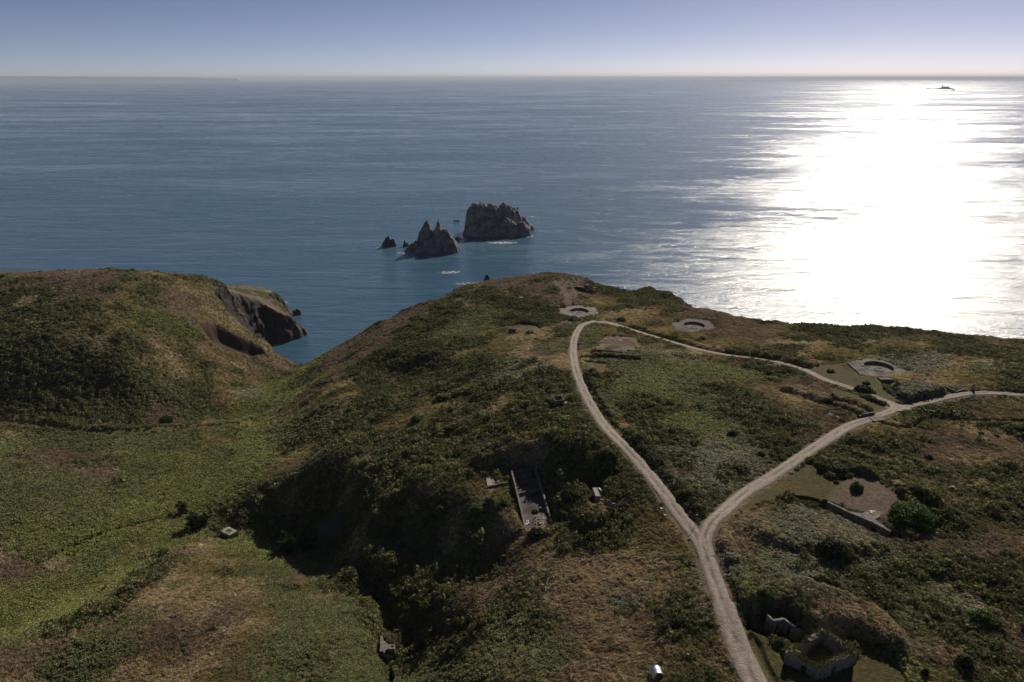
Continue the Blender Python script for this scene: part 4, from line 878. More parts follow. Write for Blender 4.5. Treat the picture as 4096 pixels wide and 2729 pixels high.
# standing stone, boulder, posts
def rockmesh(name, c, r, sx, sy, sz, m, label, cat, seed, sub=3, amp=.25, group=None):
    bm = bmesh.new(); bmesh.ops.create_icosphere(bm, subdivisions=sub, radius=1)
    co = np.array([v.co[:] for v in bm.verts])
    n = fbm(co[:, 0]*1.4+seed, co[:, 1]*1.4+co[:, 2]*1.7, 3, seed)
    for v, q in zip(bm.verts, n): v.co = Vector((v.co.x*sx, v.co.y*sy, v.co.z*sz))*(r*(1+amp*float(q)*2))
    me = bpy.data.meshes.new(name); bm.to_mesh(me); bm.free(); me.materials.append(m); o = bpy.data.objects.new(name, me); COL.objects.link(o); o.location = c; tag(o, label, cat, group); return o
c = ground_at(3889, 1563); k = MB()
k.add([(c[0]-.5, c[1]-.3, c[2]-.3), (c[0]+.45, c[1]-.3, c[2]-.3), (c[0]+.45, c[1]+.3, c[2]-.3), (c[0]-.5, c[1]+.3, c[2]-.3), (c[0]-.1, c[1]-.18, c[2]+2.2), (c[0]+.5, c[1]-.18, c[2]+2.25), (c[0]+.5, c[1]+.2, c[2]+2.25), (c[0]-.1, c[1]+.2, c[2]+2.2)],
      [(3, 2, 1, 0), (4, 5, 6, 7), (0, 1, 5, 4), (1, 2, 6, 5), (2, 3, 7, 6), (3, 0, 4, 7)])
o = k.build('standing_stone', M_stone, org=c); weather(o, .35, .10); tag(o, 'tall dark standing stone beside the far right track, casting a shadow across it', 'stone')
c = ground_at(3805, 1962); rockmesh('boulder', (c[0], c[1], c[2]+.3), .85, 1.1, .9, .8, M_stone, 'single grey boulder alone in brown heath on the right', 'boulder', 3)
c = ground_at(3269, 1464); k = MB(); k.wall(c, c+np.array([.5, .1, 0]), c[2]-.2, c[2]+1.2, .35); tag(k.build('marker_stone', M_stone, org=c), 'upright square marker stone at the far edge of the upper lawn', 'stone')
c = ground_at(2785, 2097); e = empty('signpost', tuple(c), 'thin pale post at the fork of the two tracks', 'post')
k = MB(); k.tube((c[0], c[1], c[2]-.3), (c[0], c[1], c[2]+2.25), .06, .05); k.build('pole', M_wood, e); k = MB(); k.box((c[0]-.08, c[1], c[2]+2.2), (.4, .06, .16), .2); k.build('sign_plate', M_white, e)
def post(px, py, h, r, m, lab, name='post', lean=0, group=None):
    c = ground_at(px, py); k = MB(); k.tube((c[0], c[1], c[2]-.3), (c[0]+lean, c[1], c[2]+h), r, r*.9); return tag(k.build(name, m, org=c), lab, 'post', group)
post(2061, 1202, 1.5, .16, M_white, 'left one of two short white posts on the seaward heath'); post(2075, 1202, 1.5, .16, M_white, 'right one of two short white posts on the seaward heath')
post(2097, 1199, 2.4, .06, M_wood, 'thin grey pole right of the two white posts on the seaward heath', 'pole')
c = ground_at(2086, 1198); k = MB(); k.box((c[0], c[1], c[2]+.8), (1.6, .5, .7)); tag(k.build('white_box', M_white, org=c), 'small white box between the white posts and the thin pole', 'box')
post(2187, 2345, 1.8, .09, M_white, 'tall white bent post in the straw grass below the ruin', lean=.25); post(2182, 2368, 1.2, .11, M_white, 'shorter white post just below the bent one in straw grass')
post(2232, 2182, 1.2, .08, M_white, 'white leaning post in straw grass above the two others', lean=.2); post(1702, 1870, 2.2, .08, M_wood, 'grey pole standing on the dark gorse slope left of the ruin', 'pole')
post(2014, 2140, 1.0, .07, M_white, 'small white stake left below the ruin'); post(2284, 2725, 1.0, .08, M_white, 'white stake at the bottom edge in straw grass')
for i, (px, py, h, lab) in enumerate(((2609, 1962, 1.6, 'wooden fence post furthest up the track verge'), (2618, 1978, 1.4, 'second wooden fence post along the track verge'), (2697, 2146, 1.4, 'wooden fence post opposite the track fork'), (2706, 2160, 1.3, 'wooden fence post just below the track fork, nearest the viewer'))): post(px, py, h, .07, M_wood, lab, 'fence_post', group='fence posts on the track verge')
c = ground_at(2659, 2062); e = empty('broken_gate', tuple(c), 'broken timber gate rail and post beside the track above the fork', 'gate')
k = MB(); k.tube((c[0], c[1], c[2]-.3), (c[0], c[1], c[2]+1.5), .09); k.build('post', M_wood, e); k = MB(); k.tube((c[0], c[1], c[2]+1.1), (c[0]-1.3, c[1]-.1, c[2]+1.0), .06); k.build('rail', M_wood, e)
for px, py, lab in ((2645, 2044, 'pale loose plank above the broken gate'), (2658, 2069, 'white tin below the broken gate')):
    c = ground_at(px, py); k = MB(); k.box((c[0], c[1], c[2]+.5), (.3, .5, .15), .5); tag(k.build('scrap', M_white, org=c), lab, 'scrap')
for px, py, r, lab in ((2714, 2075, .22, 'white kerb stone on the left track edge above the fork'), (2759, 2157, .3, 'white kerb stone on the left track edge at the fork'), (3652, 1624, .35, 'pale stone at the foot of the grassy mound'), (1095, 2222, .5, 'pale flat rock at the edge of the green flat'),
                       (800, 2186, .7, 'pale rock on the brow of the brown spur'), (2271, 2175, .3, 'small pale stone in straw grass below the ruin'), (3277, 2338, .45, 'white jagged stone in the narrow trench')):
    c = ground_at(px, py); rockmesh('stone', (c[0], c[1], c[2]+r*.4), r, 1.2, 1, .6, M_concp, lab, 'stone', int(px), 2)
rg = np.random.default_rng(3)                                  # kerb stones along the lawn edge
SL = smooth_line(ROAD_SOUTH, 2.6)
base = None; labn = 0
for i in range(14):
    t = P(2985+i*19.5, 1990-i*12.2, 83.2); j = int(np.argmin(np.linalg.norm(SL-t, axis=1))); dd = SL[min(j+1, len(SL)-1)]-SL[j]; dd /= np.linalg.norm(dd); q = SL[j]+np.array([dd[1], -dd[0]])*2.0
    zz = gz(*q)+.1
    if base is None: base = rockmesh('kerb_stone', (q[0], q[1], zz), .16, 1.2, 1, .8, M_concp, 'small white stone in the row edging the lawn along the track', 'stone', 5, 1, group='white stones edging the lawn by the track')
    else: o = base.copy(); COL.objects.link(o); o.location = (q[0], q[1], zz); o.rotation_euler.z = i
# fallen half-round tank
c = ground_at(2630, 2712); e = empty('water_tank', tuple(c), 'half round galvanised metal shelter at the bottom edge of the picture', 'shelter')
ax = Vector((-.10, 1, 0)).normalized(); sx = Vector((ax.y, -ax.x, 0)); k = MB(); n = 20; V = []
for s in (0, 1):
    for rr_ in (.92, .88):
        for i in range(n+1):
            a = math.radians(-12+204*i/n); V.append(Vector(c)+ax*(s*1.5-.2)+sx*(math.cos(a)*rr_)+Vector((0, 0, math.sin(a)*rr_+.25)))
m1 = n+1; F = []
for i in range(n): F += [(i, i+1, 2*m1+i+1, 2*m1+i), (m1+i+1, m1+i, 3*m1+i, 3*m1+i+1), (i+1, i, m1+i, m1+i+1), (2*m1+i, 2*m1+i+1, 3*m1+i+1, 3*m1+i)]
F += [(0, 2*m1, 3*m1, m1), (n, m1+n, 3*m1+n, 2*m1+n)]
k.add(V, F); k.build('shell', M_metal, e)
for s in (-.2, .5, 1.27):
    k = MB()
    for i in range(n): a0, a1 = (math.radians(-12+204*j/n) for j in (i, i+1)); k.tube(Vector(c)+ax*s+sx*(math.cos(a0)*.93)+Vector((0, 0, math.sin(a0)*.93+.25)), Vector(c)+ax*s+sx*(math.cos(a1)*.93)+Vector((0, 0, math.sin(a1)*.93+.25)), .025, n=5)
    k.build('rib', M_metal, e)
# ------------------------------------------------------------------ sea stacks
def stack(name, px, py, peaks, ext, m, label, group, step=.55, seed=0, rough=1.0):
    c = P(px, py, 0); v = np.array([c[0], c[1]])/np.linalg.norm(c); rt = np.array([v[1], -v[0]])     # local axes: right and away
    n = int(2*ext/step); u = np.linspace(-ext, ext, n); U, Vv = np.meshgrid(u, u)
    wx = U+fbm(U/7+seed, Vv/7, 4, 401)*3.0*rough; wy = Vv+fbm(U/7, Vv/7+seed, 4, 407)*3.0*rough
    H = np.full(U.shape, -6.0)
    for (x, y, h, rx, ry, p) in peaks:
        d = np.sqrt(((wx-x)/rx)**2+((wy-y)/ry)**2); H = np.maximum(H, h*(1-np.clip(d, 0, 3)**p)-.0)
    g = np.abs(fbm((U+Vv*.4)/4.5+seed, (Vv-U*.2)/7, 4, 411)); H2 = H+(g*3.4-.8)*rough*sstep(-4, 3, H)+fbm(U/1.6, Vv/1.6, 3, 419)*1.0*rough
    H2 = np.maximum(H2, -6)
    idx = np.arange(n*n).reshape(n, n); F = np.stack([idx[:-1, :-1], idx[:-1, 1:], idx[1:, 1:], idx[1:, :-1]], -1).reshape(-1, 4)
    zf = H2.ravel(); F = F[(zf[F] > -4).any(1)]; use = np.zeros(n*n, bool); use[F.ravel()] = True; rm = np.cumsum(use)-1
    XY = U.ravel()[:, None]*rt+Vv.ravel()[:, None]*v
    V = np.concatenate([XY, zf[:, None]], 1)[use]
    o = mesh_obj(name, V, rm[F], m, smooth=False, label=label, cat='rock', group=group, loc=(c[0], c[1], 0)); return o, c, rt, v
st, cB, rB, vB = stack('sea_stack', 1988, 935, [(-20, 8, 34, 20, 21, 3.6), (-8, 11, 33, 22, 19, 3.0), (10, 12, 33, 18, 17, 2.2), (20, 15, 28, 14, 14, 1.8), (24, 18, 27, 6, 8, 2), (31, 18, 17, 10, 8, 1.6), (38, 22, 6, 9, 5, 1.6),
    (-30, 0, 17, 9, 12, 2.2), (-12, -8, 20, 22, 11, 2.2), (12, -7, 18, 20, 12, 2.2), (29, -6, 15, 13, 12, 2.0), (-34, -2, 7, 6, 7, 2), (36, -8, 6, 6, 5, 2)], 52, M_rockp, 'largest sea stack, broad flat-topped rock offshore', 'rocks offshore', seed=3)
stack('sea_stack', 1735, 1000, [(-6, 4, 31, 10, 10, 2.0), (-11, 4, 24, 9, 9, 1.5), (-18, 2, 10, 12, 9, 1.4), (6, 9, 31, 6, 8, 1.4), (4, 8, 20, 9, 8, 1.8), (10, -3, 23, 15, 13, 2.4), (16, -7, 16, 13, 11, 2.2), (2, -7, 14, 16, 11, 2.2), (-16, -5, 4, 8, 5, 1.6)], 32, M_rockp,
      'twin-peaked pointed sea stack left of the largest one', 'rocks offshore', .4, 9, .75)
stack('sea_rock', 1556, 985, [(-1, 0, 11, 5, 5, 1.8), (3, 0, 8, 5, 4, 1.8), (-4, 0, 6, 4, 4, 1.8)], 12, M_rock, 'dome-shaped black rock furthest left in the sea', 'rocks offshore', .22, 13, .5)
stack('sea_rock', 1620, 985, [(-.5, 0, 7.5, 2.4, 3, 1.6), (2, 0, 4, 2.8, 3, 1.8)], 7, M_rock, 'small pointed black rock between the dome and the twin-peaked stack', 'rocks offshore', .18, 17, .4)
for px, py, h, w, lab in ((1830, 957, 2.5, 3, 'tiny black rock awash right of the twin-peaked stack'), (1818, 885, 1.6, 1.8, 'left one of two tiny black rocks awash beside the largest stack'), (1831, 886, 1.8, 2, 'right one of two tiny black rocks awash beside the largest stack')):
    stack('sea_rock', px, py, [(0, 0, h, w, w, 1.8), (w*.7, 0, h*.6, w*.8, w*.8, 1.8)], w*2.5, M_rock, lab, 'rocks offshore', .2, int(px), .25)
stack('sea_rock', 1180, 1345, [(0, 0, 9, 6, 6, 1.8), (4, 3, 6, 5, 5, 1.8), (-5, 3, 10, 6, 7, 2)], 14, M_rock, 'jagged rock at the foot of the left headland cliff', 'rocks under the cliffs', .3, 31, .7)
stack('sea_rock', 1150, 1262, [(0, 0, 8, 5, 6, 1.8), (6, 0, 3.5, 6, 3, 1.8), (-4, 3, 12, 5, 6, 2)], 14, M_rock, 'knobbly rock behind the tip of the left headland', 'rocks under the cliffs', .3, 37, .7)
stack('sea_rock', 1950, 1158, [(0, 0, 13, 5, 6, 2), (6, 0, 9, 4, 5, 2)], 12, M_rock, 'dark rock poking up just beyond the grassy cliff edge', 'rocks under the cliffs', .3, 41, .6)

M_ocrop = mat('lichen_rock', (.20, .15, .11), col2=(.08, .065, .055), scale=.4, bump=1, bscale=1.2)
for px, py, r, lab in ((1772, 1172, 3.4, 'brown rock outcrop on the skyline left of the promontory, larger of two'), (1806, 1164, 2.6, 'brown rock outcrop on the skyline, right beside the larger one'), (2345, 1160, 3.2, 'rock face at the right edge of the headland tip')):
    c = ground_at(px, py+4); rockmesh('rock_outcrop', (c[0], c[1], c[2]+r*.1), r, 1.5, 1.1, .75, M_ocrop, lab, 'rock', int(px), 4, .45)
# far lighthouse reef
c = P(3780, 357, 0); e = empty('lighthouse_reef', (c[0], c[1], 0), 'distant low reef with lighthouse towers on the bright horizon', 'reef')
v = c/np.linalg.norm(c); rt = np.array([v[1], -v[0]])
def far_ridge(prof, depth, name, m, parent=None):
    k = MB()
    for i in range(len(prof)-1):
        (x0, h0), (x1, h1) = prof[i], prof[i+1]; a = c+rt*x0; b = c+rt*x1
        V = [(*(a-v*depth), -2), (*(b-v*depth), -2), (*(b+v*depth), -2), (*(a+v*depth), -2), (*(a-v*depth*.3), h0), (*(b-v*depth*.3), h1), (*(b+v*depth*.3), h1), (*(a+v*depth*.3), h0)]
        k.add(V, [(0, 1, 5, 4), (4, 5, 6, 7), (2, 3, 7, 6), (0, 4, 7, 3), (1, 2, 6, 5)])
    return k.build(name, m, parent)
S_ = 5.0     # metres per photo pixel at that range
far_ridge([(x*S_, h*S_) for x, h in ((-56, 1), (-50, 3), (-46, 2.5), (-40, 1), (-30, 1.5), (-25, 3.5), (-22, 1.6), (-16, 4), (-10, 6), (-4, 6.5), (4, 6.5), (9, 7), (14, 4), (22, 2), (28, 1))], 60, 'rock', M_rock, e)
for x, h0, h1, w in ((-9, 4, 14, 1.6), (7, 4, 10, 2.0)):
    a = c+rt*x*S_; k = MB(); k.tube((*a, h0*S_), (*a, h1*S_), w*S_, w*S_*.6, 12); k.build('lighthouse_tower', M_stone, e)
k = MB(); a = c-rt*1*S_; k.box((a[0], a[1], 6.5*S_), (12*S_, 20, 2.5*S_), math.atan2(rt[1], rt[0])); k.build('keepers_house', M_stone, e)
c2 = P(3812, 362, 0); c = c2; tag(far_ridge([(-22, 4), (-8, 12), (4, 14), (16, 9), (24, 3)], 18, 'sea_rock', M_rock), 'small separate rock right of the lighthouse reef', 'rock')
# far land on the left horizon
c = P(200, 322, 0)*1.0; c = c/np.linalg.norm(c)*46000; v = c/np.linalg.norm(c); rt = np.array([v[1], -v[0]])
o = far_ridge([(-40000, 268), (-16000, 270), (-5600, 266), (0, 258), (3000, 240), (6000, 215), (7100, 200), (7700, 170), (9500, 140)], 600, 'hills', mat('far_land', (.16, .17, .17)))
tag(o, kind='structure')

# surf
def foam_mat():
    m = bpy.data.materials.new('surf'); m.use_nodes = True; t = m.node_tree; N = t.nodes; L = t.links; b = N['Principled BSDF']
    b.inputs['Base Color'].default_value = (.62, .66, .68, 1); b.inputs['Roughness'].default_value = .9
    geo = N.new('ShaderNodeNewGeometry'); n = N.new('ShaderNodeTexNoise'); n.inputs['Scale'].default_value = .35; n.inputs['Detail'].default_value = 9; n.inputs['Roughness'].default_value = .75
    L.new(geo.outputs['Position'], n.inputs['Vector'])
    at = N.new('ShaderNodeAttribute'); at.attribute_name = 'edge'
    a = N.new('ShaderNodeMath'); a.operation = 'MULTIPLY_ADD'; L.new(at.outputs['Fac'], a.inputs[0]); a.inputs[1].default_value = .32; L.new(n.outputs[0], a.inputs[2])
    r = N.new('ShaderNodeMapRange'); L.new(a.outputs[0], r.inputs[0]); r.inputs[1].default_value = .68; r.inputs[2].default_value = .82
    r.inputs[4].default_value = .75; L.new(r.outputs[0], b.inputs['Alpha']); return m
M_foam = foam_mat()
def foam(px, py, w, d, lab, k=1.0):
    c = P(px, py, 0); v = c/np.linalg.norm(c); rt = np.array([v[1], -v[0]]); V = [(c[0], c[1], .12)]; E_ = [k]; n = 40
    for rr_, ee in ((.5, .8*k), (1, 0)):
        for i in range(n):
            a = 2*math.pi*i/n; q = c+rt*math.cos(a)*w*rr_+v*math.sin(a)*d*rr_; V.append((q[0], q[1], .12)); E_.append(ee)
    F = [(0, 1+i, 1+(i+1) % n) for i in range(n)]; o = mesh_obj('surf', V, F, M_foam, label=lab, kind='stuff', cat='surf')
    bm = bmesh.new(); bm.from_mesh(o.data); vs = bm.verts[:]; bm.verts.ensure_lookup_table()
    for i in range(n): bm.faces.new((bm.verts[1+i], bm.verts[1+n+i], bm.verts[1+n+(i+1) % n], bm.verts[1+(i+1) % n]))
    bm.to_mesh(o.data); bm.free(); at = o.data.attributes.new('edge', 'FLOAT', 'POINT'); at.data.foreach_set('value', np.array(E_, np.float32))
foam(2010, 972, 26, 8, 'surf breaking in front of the largest sea stack'); foam(2120, 945, 9, 12, 'surf at the right foot of the largest sea stack', .8); foam(2130, 868, 8, 4, 'surf at the far right tip of the largest sea stack')
foam(1840, 958, 14, 6, 'surf round the tiny rock right of the twin-peaked stack'); foam(1540, 990, 14, 5, 'surf round the dome-shaped rock'); foam(1640, 1012, 26, 7, 'thin surf in front of the twin-peaked stack', .7)
foam(1100, 1215, 14, 9, 'white surf breaking behind the left headland', 1.25); foam(1800, 1090, 16, 8, 'faint surf streak offshore of the promontory', .9); foam(1900, 1135, 30, 8, 'surf along the foot of the promontory', .8)

# ------------------------------------------------------------------ bushes
def bush_mesh(name, rx, ry, h, m, seed, n=None, leaf=.17, lump=.35):
    rg = np.random.default_rng(seed); k = MB(); n = n or int(220+260*rx*ry)
    n = min(n, 5200); V = np.zeros((n*4, 3)); 
    d = rg.normal(size=(n, 3)); d[:, 2] = np.abs(d[:, 2]); d /= np.linalg.norm(d, axis=1)[:, None]
    rad = 1-np.abs(rg.normal(size=n))*.16; lum = 1+lump*fbm(d[:, 0]*2.6+seed, d[:, 1]*2.6+d[:, 2]*2.1, 3, seed)
    c = d*(rad*lum)[:, None]*np.array([rx, ry, h])
    t = rg.normal(size=(n, 3)); nn = d+rg.normal(size=(n, 3))*.55; nn /= np.linalg.norm(nn, axis=1)[:, None]; t = np.cross(t, nn); t /= np.linalg.norm(t, axis=1)[:, None]; b = np.cross(nn, t)
    s = (leaf*rg.uniform(.6, 1.4, n))[:, None]
    V[0::4] = c-t*s; V[1::4] = c-b*s*.8; V[2::4] = c+t*s; V[3::4] = c+b*s*.8
    F = np.arange(n*4).reshape(n, 4)
    # inner twiggy core so the bush is not see-through
    core = MB(); bm = bmesh.new(); bmesh.ops.create_icosphere(bm, subdivisions=2, radius=1)
    cv = np.array([q.co[:] for q in bm.verts]); cf = np.array([[q.index for q in f.verts] for f in bm.faces]); bm.free()
    lum2 = 1+lump*fbm(cv[:, 0]*2.6+seed, cv[:, 1]*2.6+cv[:, 2]*2.1, 3, seed); cv = cv*np.array([rx, ry, h])*.84*lum2[:, None]; cv[:, 2] = np.maximum(cv[:, 2], -.3)
    F4 = np.concatenate([F, np.concatenate([cf, cf[:, 2:3]], 1)+len(V)]) if False else None
    me = bpy.data.meshes.new(name); allv = np.concatenate([V, cv]); faces = [tuple(q) for q in F.tolist()]+[tuple(int(w)+len(V) for w in q) for q in cf]
    me.from_pydata(allv.tolist(), [], faces); me.materials.append(m); return me
BUSH = """
3340 2228 62 58 d|round dark bush alone on the silvery bramble mound, mid right
3652 2105 88 88 g|big bright-topped bush against the end of the long concrete bunker
3760 2080 46 42 g|squarish green bush just right of the biggest bush
3428 1962 26 36 g|round bright bush on the corner of the earth bunker roof
3377 1908 20 34 d|tall dark bush beside the yellow gorse, right one of the pair on the lawn edge
3350 1900 16 38 g|green bush left of the tall dark one on the lawn edge
3328 1914 26 20 y|low yellowish bush in front of the pair on the lawn
3348 1933 10 10 y|tiny yellow bush alone on the lawn
3312 1880 30 24 y|pale yellow gorse clump at the lawn edge
3748 2306 42 38 g|bright yellow-green bush in heath, right of the round dark one
3950 2500 58 46 g|large bright green bush low on the right side
3862 2680 34 62 d|tall dark column-like bush near the lower right corner
3700 2700 14 26 d|small dark bush right of the stone ruin
2930 1748 22 26 d|round dark bush in the fern between the tracks
3048 1826 18 22 g|small green bush left of the south track, below the round one
3518 1808 32 32 g|green bush in dark scrub right of the south track
3716 1840 17 20 d|round dark bush in brown heath above the boulder
3924 1740 15 12 g|left one of two low green bushes in brown heath far right
3990 1752 14 14 g|right one of two low green bushes in brown heath far right
2488 1288 22 22 g|round green bush beside the east track near the first gun pit
2288 1290 17 22 d|dark bush just below the first gun pit slab
2122 1340 19 20 s|silvery bush in front of the small buried bunker
1672 1685 30 24 g|bright green bush on the slope left of the hut
1768 1610 36 24 d|dark bush higher on the slope, above the bright green one
1908 2060 36 34 g|bright green bush on the crest above the dark hollow
1720 2440 42 30 g|green bush in the bottom of the scrub below the hollow
2018 2030 16 20 d|small dark bush left of the long ruin
2140 2052 14 10 d|little round bush growing on the ruin floor
2150 2150 42 34 d|dark rounded bush in front of the long ruin
2550 1915 26 26 s|flowering silvery bush beside the track right of the ruin
2445 1840 30 22 d|dark bush beside the track above the flowering one
2300 2000 60 40 d|wide dark gorse bush right of the long ruin
2460 2060 40 24 d|dark gorse below the blue barrel
1350 2140 90 44 s|pale leafy thicket in the gully beside the green flat
1270 2085 40 34 g|bright round bush above the leafy thicket
658 1690 28 24 d|dark round bush above the grassy path in the valley
1030 2090 30 20 g|green bush beside the valley pillbox
1138 1640 22 8 s|pale silvery bush in the valley floor
3460 1570 40 26 d|dark bush on the brown bank between the two tracks
3318 1618 26 18 d|dark rounded bush beside the short concrete slab
3325 1490 16 14 y|cluster of yellow gorse on the upper lawn
3468 1538 16 10 d|low dark plant on the upper lawn
3142 2620 16 24 g|green shrub sprouting from the left wall of the stone ruin
3060 2420 30 28 g|yellow-green shrub on the bank above the bunker entrance
1980 1152 5 5 d|tiny bush
2150 1925 10 8 d|tiny bush
4080 1740 26 40 d|black-looking bush touching the right edge of the picture
3880 1445 20 8 g|low green patch bush on the far right heath
2735 2000 24 18 d|dark round bush beside the track above the fork
1150 2650 10 8 d|tiny bush
770 2400 14 10 d|small dark bush on the brown spur
1085 2430 16 10 g|low green bush on the spur above the fern slope
"""
bi = 0
for ln in BUSH.strip().split('\n'):
    a, lab = ln.split('|'); px, py, rp, hp, kd = a.split(); px, py, rp, hp = map(float, (px, py, rp, hp))
    if lab == 'tiny bush': continue
    bi += 1; w = G(px, py); z = gz(*w); y_ = (py-1364.5)/FPX; t = (CAM_H-z)/(SP+CP*y_)
    rx = rp*t/FPX; h = max(.4, hp*.75*t/FPX/(CP-y_*SP)); m = {'d': M_leafd, 'g': M_leafg, 'y': M_leafy, 's': M_leafs}[kd]
    rz = math.atan2(w[1], w[0])-math.pi/2; me = bush_mesh('bush', rx, rx*.85, h, m, bi*7)
    o = bpy.data.objects.new('bush', me); COL.objects.link(o); o.location = (w[0], w[1]+rx*.3, gz(w[0], w[1]+rx*.3)); o.rotation_euler.z = rz; tag(o, lab, 'bush')
# wind-bent trees
def tree(px, py, h, r, lean, label, seed, m=M_leafd, con=False):
    w = G(px, py); z = gz(*w)-.2; e = empty('tree', (w[0], w[1], z), label, 'tree')
    rg = np.random.default_rng(seed); k = MB(); top = Vector((w[0]+lean, w[1], z+h*.92)); base_ = Vector((w[0], w[1], z)); k.tube(base_, base_.lerp(top, .5), .16, .11); k.tube(base_.lerp(top, .5), top, .11, .03)
    tips = []
    for i in range(16):
        f = .18+.78*i/16; p = base_.lerp(top, f); a = i*2.4; L = r*(1-f*.75 if con else .9)*rg.uniform(.6, 1.1); q = p+Vector((math.cos(a)*L, math.sin(a)*L, L*.25)); k.tube(p, q, .05, .015, 5); tips.append((p, q))
    k.build('trunk', M_bark, e)
    n = int(2000*h*r/9); V = []; F = []
    for i in range(n):
        p, q = tips[rg.integers(len(tips))]; f = rg.uniform(.3, 1.1); c_ = np.array(p.lerp(q, f))+rg.normal(size=3)*.22*r*.5
        u = rg.normal(size=3); u /= np.linalg.norm(u); b = np.cross(u, rg.normal(size=3)); b /= np.linalg.norm(b); s = rg.uniform(.12, .28); j = len(V)
        V += [c_-u*s, c_-b*s*.7, c_+u*s, c_+b*s*.7]; F.append((j, j+1, j+2, j+3))
    k = MB(); k.add(V, F); k.build('crown', m, e)
tree(775, 2122, 6.6, 2.3, .5, 'taller dark windswept tree in the green valley left of the pillbox', 1)
tree(808, 2108, 5.0, 1.6, 1.8, 'slim leaning tree just right of the taller windswept one', 5)
tree(738, 2056, 4.6, 1.9, -.7, 'smaller brownish windswept tree up-valley from the taller one', 2, mat('leaf_brown', (.06, .055, .025), rough=.9, bump=0, trans=.2))
tree(1152, 2220, 7.0, 2.6, .4, 'bushy dark conifer at the gully edge beside the leafy thicket', 3)
tree(1215, 2205, 5.5, 2.3, 1.4, 'second dark conifer leaning right behind the bushy one', 4)

# ------------------------------------------------------------------ ground cover (uncountable): tufts scattered over the heath
def tuft_mesh(name, kind, seed, m):
    rg = np.random.default_rng(seed)
    if kind == 'cushion':
        n = 46; d = rg.normal(size=(n, 3)); d[:, 2] = np.abs(d[:, 2])*1.1+.1; d /= np.linalg.norm(d, axis=1)[:, None]
        c = d*rg.uniform(.55, 1.0, n)[:, None]*np.array([.5, .5, .42]); c[:, :2] += rg.normal(size=(n, 2))*.08; s = rg.uniform(.07, .15, n)[:, None]
        nn = d+rg.normal(size=(n, 3))*.6
    elif kind == 'frond':
        n = 30; a = rg.uniform(0, 6.28, n); rr_ = np.sqrt(rg.uniform(0, 1, n))*.5; c = np.stack([np.cos(a)*rr_, np.sin(a)*rr_, rg.uniform(.12, .42, n)*(1.1-rr_)], 1); s = rg.uniform(.09, .18, n)[:, None]
        nn = np.array([0, 0, 1.0])+rg.normal(size=(n, 3))*.6
    else:
        n = 34; a = rg.uniform(0, 6.28, n); rr_ = rg.uniform(0, .4, n); c = np.stack([np.cos(a)*rr_, np.sin(a)*rr_, rg.uniform(.08, .2, n)], 1); s = rg.uniform(.10, .2, n)[:, None]
        nn = np.stack([np.cos(a+1.5), np.sin(a+1.5), rg.uniform(-.3, .6, n)], 1)
    nn /= np.linalg.norm(nn, axis=1)[:, None]; t = np.cross(rg.normal(size=(n, 3)), nn); t /= np.linalg.norm(t, axis=1)[:, None]; b = np.cross(nn, t)
    if kind == 'grass': t = np.array([0, 0, 1.0])+rg.normal(size=(n, 3))*.35; b = np.cross(t, nn)*.22; 
    w_ = .8 if kind != 'grass' else 1.0
    V = np.zeros((n*4, 3)); V[0::4] = c-t*s; V[1::4] = c-b*s*w_; V[2::4] = c+t*s; V[3::4] = c+b*s*w_
    me = bpy.data.meshes.new(name); me.from_pydata(V.tolist(), [], np.arange(n*4).reshape(n, 4).tolist()); me.materials.append(m)
    return bpy.data.objects.new(name, me)        # prototype, not linked to the scene
